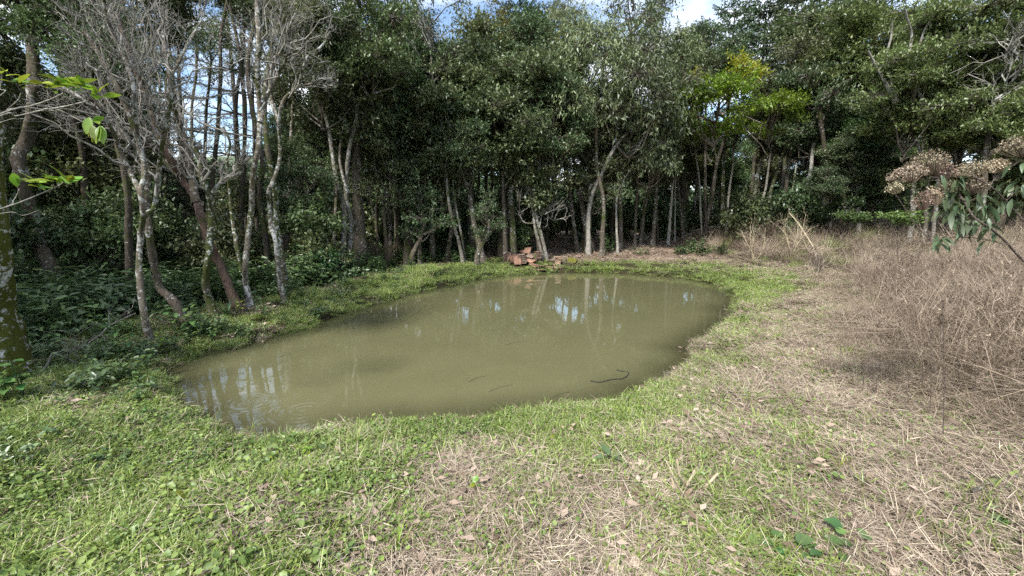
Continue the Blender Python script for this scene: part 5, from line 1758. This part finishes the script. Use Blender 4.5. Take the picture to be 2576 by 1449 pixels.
# creeping vine in the lower right
vb = hit(2010, 1425)
vine = thing('creeping_vine', 'creeping vine with dark angular leaves at the bottom edge', 'vine', vb)
vp = [hit(x, y) - vb + np.array([0, 0, .02]) for x, y in [(1900, 1385), (1950, 1400), (2010, 1425), (2070, 1405), (2130, 1425), (2170, 1400)]]
link('stem', trunk_mesh('stem', vp, .003, .002, M['under'], 4, 1.0, RNG, 24), vine)
for i, (x, y) in enumerate([(1905, 1390), (1930, 1408), (1955, 1385), (1970, 1425), (2000, 1395), (2015, 1435), (2040, 1400), (2060, 1425), (2085, 1395), (2105, 1375), (2120, 1430), (2140, 1405), (2165, 1385), (1985, 1360), (2115, 1360)]):
    link('leaf', LS['ivy'][i % 2], vine, hit(x, y) - vb + np.array([0, 0, .075]), (rt.uniform(-.1, .4), rt.uniform(-.3, .3), rt.uniform(0, 6.28)), rt.uniform(.8, 1.15))

# ------------------------------------------------------------------ sapling reaching in from beyond the left edge
YB = 3.2
ZB = lambda u, v, d=0.0: pt(.2866 * u, 127.8 + .2866 * v, YB + d)
sx, sy = -4.75, 3.35
sb = np.array([sx, sy, h1(sx, sy)])
sap = thing('overhanging_sapling', 'young tree reaching leafy twigs in from the upper edge beside the kinked trunk', 'tree', sb)
link('trunk', trunk_mesh('trunk', np.array([[0, 0, -.1], [.05, 0, 1], [-.03, .02, 2], [.04, 0, 3.4]]), .035, .015, M['bark'], 8, 1.3, RNG, 16), sap)
tr1, tr2 = np.array([sx, sy, 2.35]), np.array([sx, sy, 1.75])
for root, P, r_ in [(tr1, [(0, 555), (250, 490), (380, 450), (500, 400), (560, 370)], .008), (tr1, [(0, 570), (130, 575), (350, 525), (560, 490), (780, 440)], .008), (tr1, [(20, 545), (60, 515), (150, 440), (185, 370)], .006), (tr1, [(0, 630), (150, 600), (230, 595)], .005),
                    (tr2, [(0, 1390), (200, 1320), (380, 1245), (520, 1180), (560, 1150)], .007), (tr2, [(0, 1390), (120, 1310), (170, 1210)], .005), (None, [(380, 510), (520, 520), (700, 610), (840, 660)], .005), (tr1, [(-40, 420), (0, 330), (20, 210)], .005), (tr2, [(0, 1430), (200, 1445), (340, 1400)], .004)]:
    q_ = [ZB(u, v, .05 * math.sin(i)) - sb for i, (u, v) in enumerate(P)]
    if root is not None:
        q_ = [root - sb] + q_
    link('branch', trunk_mesh('branch', q_, r_, r_ * .55, M['twig'], 5, 1.0, RNG, 18), sap)
for u, v, n_, hang in [(185, 300, 5, 0), (130, 280, 3, 0), (20, 200, 4, 0), (400, 320, 5, 0), (470, 290, 5, 0), (560, 290, 5, 0), (625, 330, 5, 0), (690, 320, 3, 0), (760, 320, 5, 0), (840, 380, 5, 0), (770, 590, 2, 1), (820, 660, 3, 1), (880, 660, 3, 1), (860, 630, 2, 0),
                       (300, 1160, 4, 0), (360, 1215, 3, 0), (440, 1165, 4, 0), (530, 1140, 5, 0), (590, 1160, 3, 0), (155, 1200, 3, 0)]:
    c = ZB(u, v) - sb
    for k in range(n_):
        a = rt.uniform(0, 6.28)
        f = rt.uniform(.75, 1.15)
        if hang:
            link('leaf', LS['fresh'][0], sap, c + [rt.uniform(-.03, .03), rt.uniform(-.03, .03), 0], (rad(-75 + rt.uniform(-12, 12)), rt.uniform(-.3, .3), rad(rt.uniform(-50, 50)) + math.pi), f * 1.25)
        else:
            link('leaf', LS['fresh'][k % 2], sap, c + [rt.uniform(-.03, .03), rt.uniform(-.03, .03), rt.uniform(-.01, .02)], (rt.uniform(.1, 1.0), rt.uniform(-.8, .8), a), f * 1.2)

# ------------------------------------------------------------------ shrub with dried flower heads at the right
YS = 3.0
ZS = lambda u, v, d=0.0: pt(2172.6 + .2646 * u, 319.5 + .2646 * v, YS + d)
fbx, fby = 4.35, 3.05
fb = np.array([fbx, fby, h1(fbx, fby)])
fl = thing('flower_shrub', 'grey-leaved shrub with brown dried flower heads leaning in from the edge', 'shrub', fb)
M['dryflower'] = leaf_mat('dry_flower', (.11, .082, .058), (.30, .235, .17), (.60, .51, .39), .8, .15, .05)
M['stemdark'] = bark_mat('stem_dark', (.06, .045, .038), (.17, .135, .115), .1, 0)
rootp = fb + np.array([0, 0, -.05])
NODES_ = []
for P, r_, rooted in [([(1900, 1650), (1526, 1280), (1350, 1090), (1200, 960), (1050, 860), (950, 700), (800, 520), (620, 470)], .014, 1), ([(1900, 1300), (1526, 900), (1350, 700), (1200, 560), (1050, 470), (1030, 420)], .011, 1),
                      ([(1380, 1120), (1100, 1060), (850, 1050), (640, 1090)], .005, 0), ([(1900, 1200), (1650, 600), (1520, 350), (1470, 220)], .010, 1), ([(1200, 560), (1250, 470), (1260, 390)], .005, 0), ([(950, 700), (860, 640), (780, 590)], .004, 0),
                      ([(800, 520), (600, 500), (380, 500), (290, 580)], .004, 0), ([(1350, 700), (1420, 640), (1480, 560)], .004, 0)]:
    q_ = [ZS(u, v, .08 * math.sin(i * 1.3)) - fb for i, (u, v) in enumerate(P)]
    NODES_.extend(q_)
    if rooted:
        q_ = [rootp - fb] + q_
    link('stem', trunk_mesh('stem', q_, r_, r_ * .35, M['stemdark'], 6, 1.0, RNG, 24, .05), fl)


def flower_head(seed, rx, rz, n_):
    rng = np.random.default_rng(seed)
    a, q = rng.random(n_) * 6.28, np.sqrt(rng.random(n_))
    P = np.c_[np.cos(a) * q * rx, np.sin(a) * q * rx * .8, rz * (1 - q ** 2) * 1.2 - rz * .3 + rng.standard_normal(n_) * rz * .22]
    P[:, 2] += -.35 * P[:, 0] * 0
    mb = MB()
    nb = 60
    root_ = np.array([0.3 * rx, 0, -rz * 1.3])
    tp = np.stack([np.broadcast_to(root_, (nb, 3)), root_ * .5 + P[:nb] * .5 - [0, 0, .01], P[:nb]], 1)
    mb.add(*tubes(tp, np.tile([.0022, .0016, .001], (nb, 1)), 3), .3)
    for k in range(5):
        sz = .0045 + .0055 * rng.random(n_)
        mb.add(*leaves(P + rng.standard_normal((n_, 3)) * .006, rand_dirs(rng, n_), rand_dirs(rng, n_), sz * 1.3, sz, .25, .1), rng.random(n_))
    return mb.mesh('flower_head', M['dryflower'])


for i, (u, v, rx, rz, n_) in enumerate([(610, 350, .15, .07, 240), (400, 450, .12, .05, 150), (740, 420, .10, .05, 120), (1020, 400, .13, .045, 170), (1260, 370, .08, .04, 120), (1470, 190, .13, .06, 240), (290, 580, .05, .03, 60), (770, 590, .08, .05, 120), (560, 700, .06, .05, 60), (1080, 560, .07, .05, 90), (660, 660, .06, .05, 80)]):
    c = ZS(u, v, rt.uniform(-.1, .1)) - fb
    link('flower_head', flower_head(700 + i, rx, rz, n_), fl, c, (0, rt.uniform(-.3, .1), 0))
    r0_ = c + np.array([.3 * rx, 0, -rz * 1.2])
    nd = min(NODES_, key=lambda q: np.linalg.norm(q - r0_) + (.5 if q[2] > r0_[2] else 0))
    link('stalk', trunk_mesh('stalk', [nd, nd * .5 + r0_ * .5 + np.array([0, 0, -.02]), r0_, r0_ + np.array([0, 0, rz])], .0035, .002, M['stemdark'], 5, 1.0, RNG, 12, .03), fl)
M['greyleaf'] = leaf_mat('grey_drooping_leaf', (.035, .055, .025), (.075, .11, .055), (.17, .21, .12), .5, .35, .25)
GL = [fine_leaf(.105, .028, .35, .25, 7, .9, M['greyleaf'], 'leaf', .04), fine_leaf(.08, .022, .5, .25, 7, .9, M['greyleaf'], 'leaf', .04)]
for u, v, n_ in [(710, 490, 2), (760, 600, 3), (800, 660, 3), (900, 770, 4), (930, 600, 3), (1000, 650, 3), (1080, 780, 4), (1060, 880, 4), (900, 880, 3), (780, 790, 3), (1130, 850, 4), (1280, 720, 2), (1400, 590, 2), (1490, 530, 3), (750, 1070, 2), (690, 1090, 2), (1140, 1080, 1), (1200, 940, 3), (980, 940, 3), (1050, 980, 2), (850, 640, 2), (1150, 700, 2), (880, 500, 2), (1470, 330, 2), (1400, 720, 2), (1500, 700, 2)]:
    c = ZS(u, v) - fb
    for k in range(n_ * 2):
        link('leaf', GL[k % 2], fl, c + [rt.uniform(-.04, .04), rt.uniform(-.06, .06), rt.uniform(-.02, .03)], (rad(rt.uniform(-80, -5)), rt.uniform(-.4, .4), rt.uniform(0, 6.28)), rt.uniform(.75, 1.2))

# ------------------------------------------------------------------ dry stalks with dark seeds, bare bushes
M['seed'] = leaf_mat('dark_seed', (.035, .026, .022), (.085, .065, .055), (.17, .13, .11), .8, .1, 0)
for i, (u, v0, v1, lab) in enumerate([(795, 650, 480, 'short dark seed stalk at the front edge of the dry brush'), (850, 650, 545, 'shorter dark seed stalk right beside the front one'), (995, 690, 545, 'dark seed stalk in straw right of the front pair'), (1100, 730, 300, 'tall dark stalk crossing the straw heap'),
                                      (1160, 840, 200, 'tallest dark stalk in front of the straw heap'), (1230, 650, 470, 'dark seed stalk right of the tallest'), (1300, 665, 440, 'dark seed stalk nearest the picture edge'), (1060, 640, 500, 'thin dark stalk behind the tall pair')]):
    f = lambda a, b: (1725 + .559 * a, 639 + .559 * b)
    p = hit(*f(u, v0))
    tip = pt(*f(u + 8 * math.sin(i), v1), p[1])
    o = thing('dry_stalk', lab, 'dry stalk', p, 'dark seed stalks in the dry brush')
    L_ = tip - p
    link('stem', trunk_mesh('stem', [np.array([0, 0, -.03]), L_ * .5 + [.01, 0, 0], L_], .004, .002, M['stemdark'], 5, 1.0, RNG, 12, .03), o)
    rg = np.random.default_rng(i)
    m = 70
    t = .35 + .65 * rg.random((m, 1))
    P = L_ * t + rg.standard_normal((m, 3)) * .010
    sz = .005 + .007 * rg.random(m)
    struct(link('seed_spike', MB().add(*leaves(P, rand_dirs(rg, m), rand_dirs(rg, m), sz * 1.4, sz, .2, .1), rg.random(m)).mesh('seed_spike', M['seed']), o), 'stuff')


def bare_bush(name, label, px_, py_, Y, h_, n_, seed, mat='twig', group=None, spread=.6, r_=.014):
    rg = np.random.default_rng(seed)
    p = hit(px_, py_) if Y is None else pt(px_, py_, Y)
    b = np.array([p[0], p[1], h1(p[0], p[1])])
    o = thing(name, label, 'bush', b, group)
    paths = []
    for i in range(n_):
        e = np.array([rg.standard_normal() * spread * h_ * .6, rg.standard_normal() * spread * h_ * .4, h_ * (.6 + .5 * rg.random())])
        P = [np.array([rg.standard_normal() * .05, rg.standard_normal() * .05, -.05]), e * .5 + rg.standard_normal(3) * .06 * h_, e]
        link('stem', trunk_mesh('stem', P, r_, r_ * .4, M[mat], 5, 1.1, rg, 8), o)
        paths.append(np.array(P))
    link('twigs', bare_data(seed, paths, [r_ * .8] * n_, levels=2, kids=(7, 5), mat=mat, ratio=.45), o)
    return o


bare_bush('bare_bush', 'pale leafless bush at the corner of the litter path', 1898, 648, 17.8, 1.7, 5, 5, 'stickpale')
bare_bush('bare_bush', 'pale leafless bush in the brown brush nearer the whitest trunk', 1990, 640, 17.5, 1.6, 6, 6, 'stickpale')
bare_bush('bare_bush', 'brown twiggy bush behind the pale leafless ones', 1935, 600, 19.5, 1.4, 9, 7, 'red')
bare_bush('bare_bush', 'grey twiggy mound at the edge of the grass', 2060, 690, 12.8, .6, 9, 8, 'stemdark', r_=.006)
bare_bush('twig_heap', 'reddish tangle of dead twigs beside the stout brown trunk', 962, 672, 15.6, 1.0, 10, 9, 'red', spread=1.1)
bare_bush('bare_bush', 'dark leafless twigs behind the dried flower heads', 2280, 640, 9.5, 1.0, 6, 10, 'stemdark', r_=.008)
stick('leaning_pole', 'thin pale pole leaning out of the brush below the whitest trunk', [pt(2045, 620, 17), pt(2010, 565, 17.3), pt(1985, 535, 17.5)], .03, 'stickpale', 'pole')
for i, (px_, py_, Y, R_, lab) in enumerate([(2265, 545, 15, .75, 'pale yellow-green bush at the foot of the whitish trunks'), (2150, 545, 18, .6, 'blue-green bush beside the young forked trunk')]):
    p = pt(px_, py_, Y)
    b = np.array([p[0], p[1], h1(p[0], p[1])])
    o = thing('leafy_bush', lab, 'bush', b)
    (lm, cm_), R0 = (LIB['fresh0'] if i == 0 else LIB['ushrub0']), (1.0 if i == 0 else 1.1)
    link('stems', lm, o, p - b, None, R_)
    link('foliage', cm_, o, p - b, None, (R_ * 1.3, R_, R_ * .6))
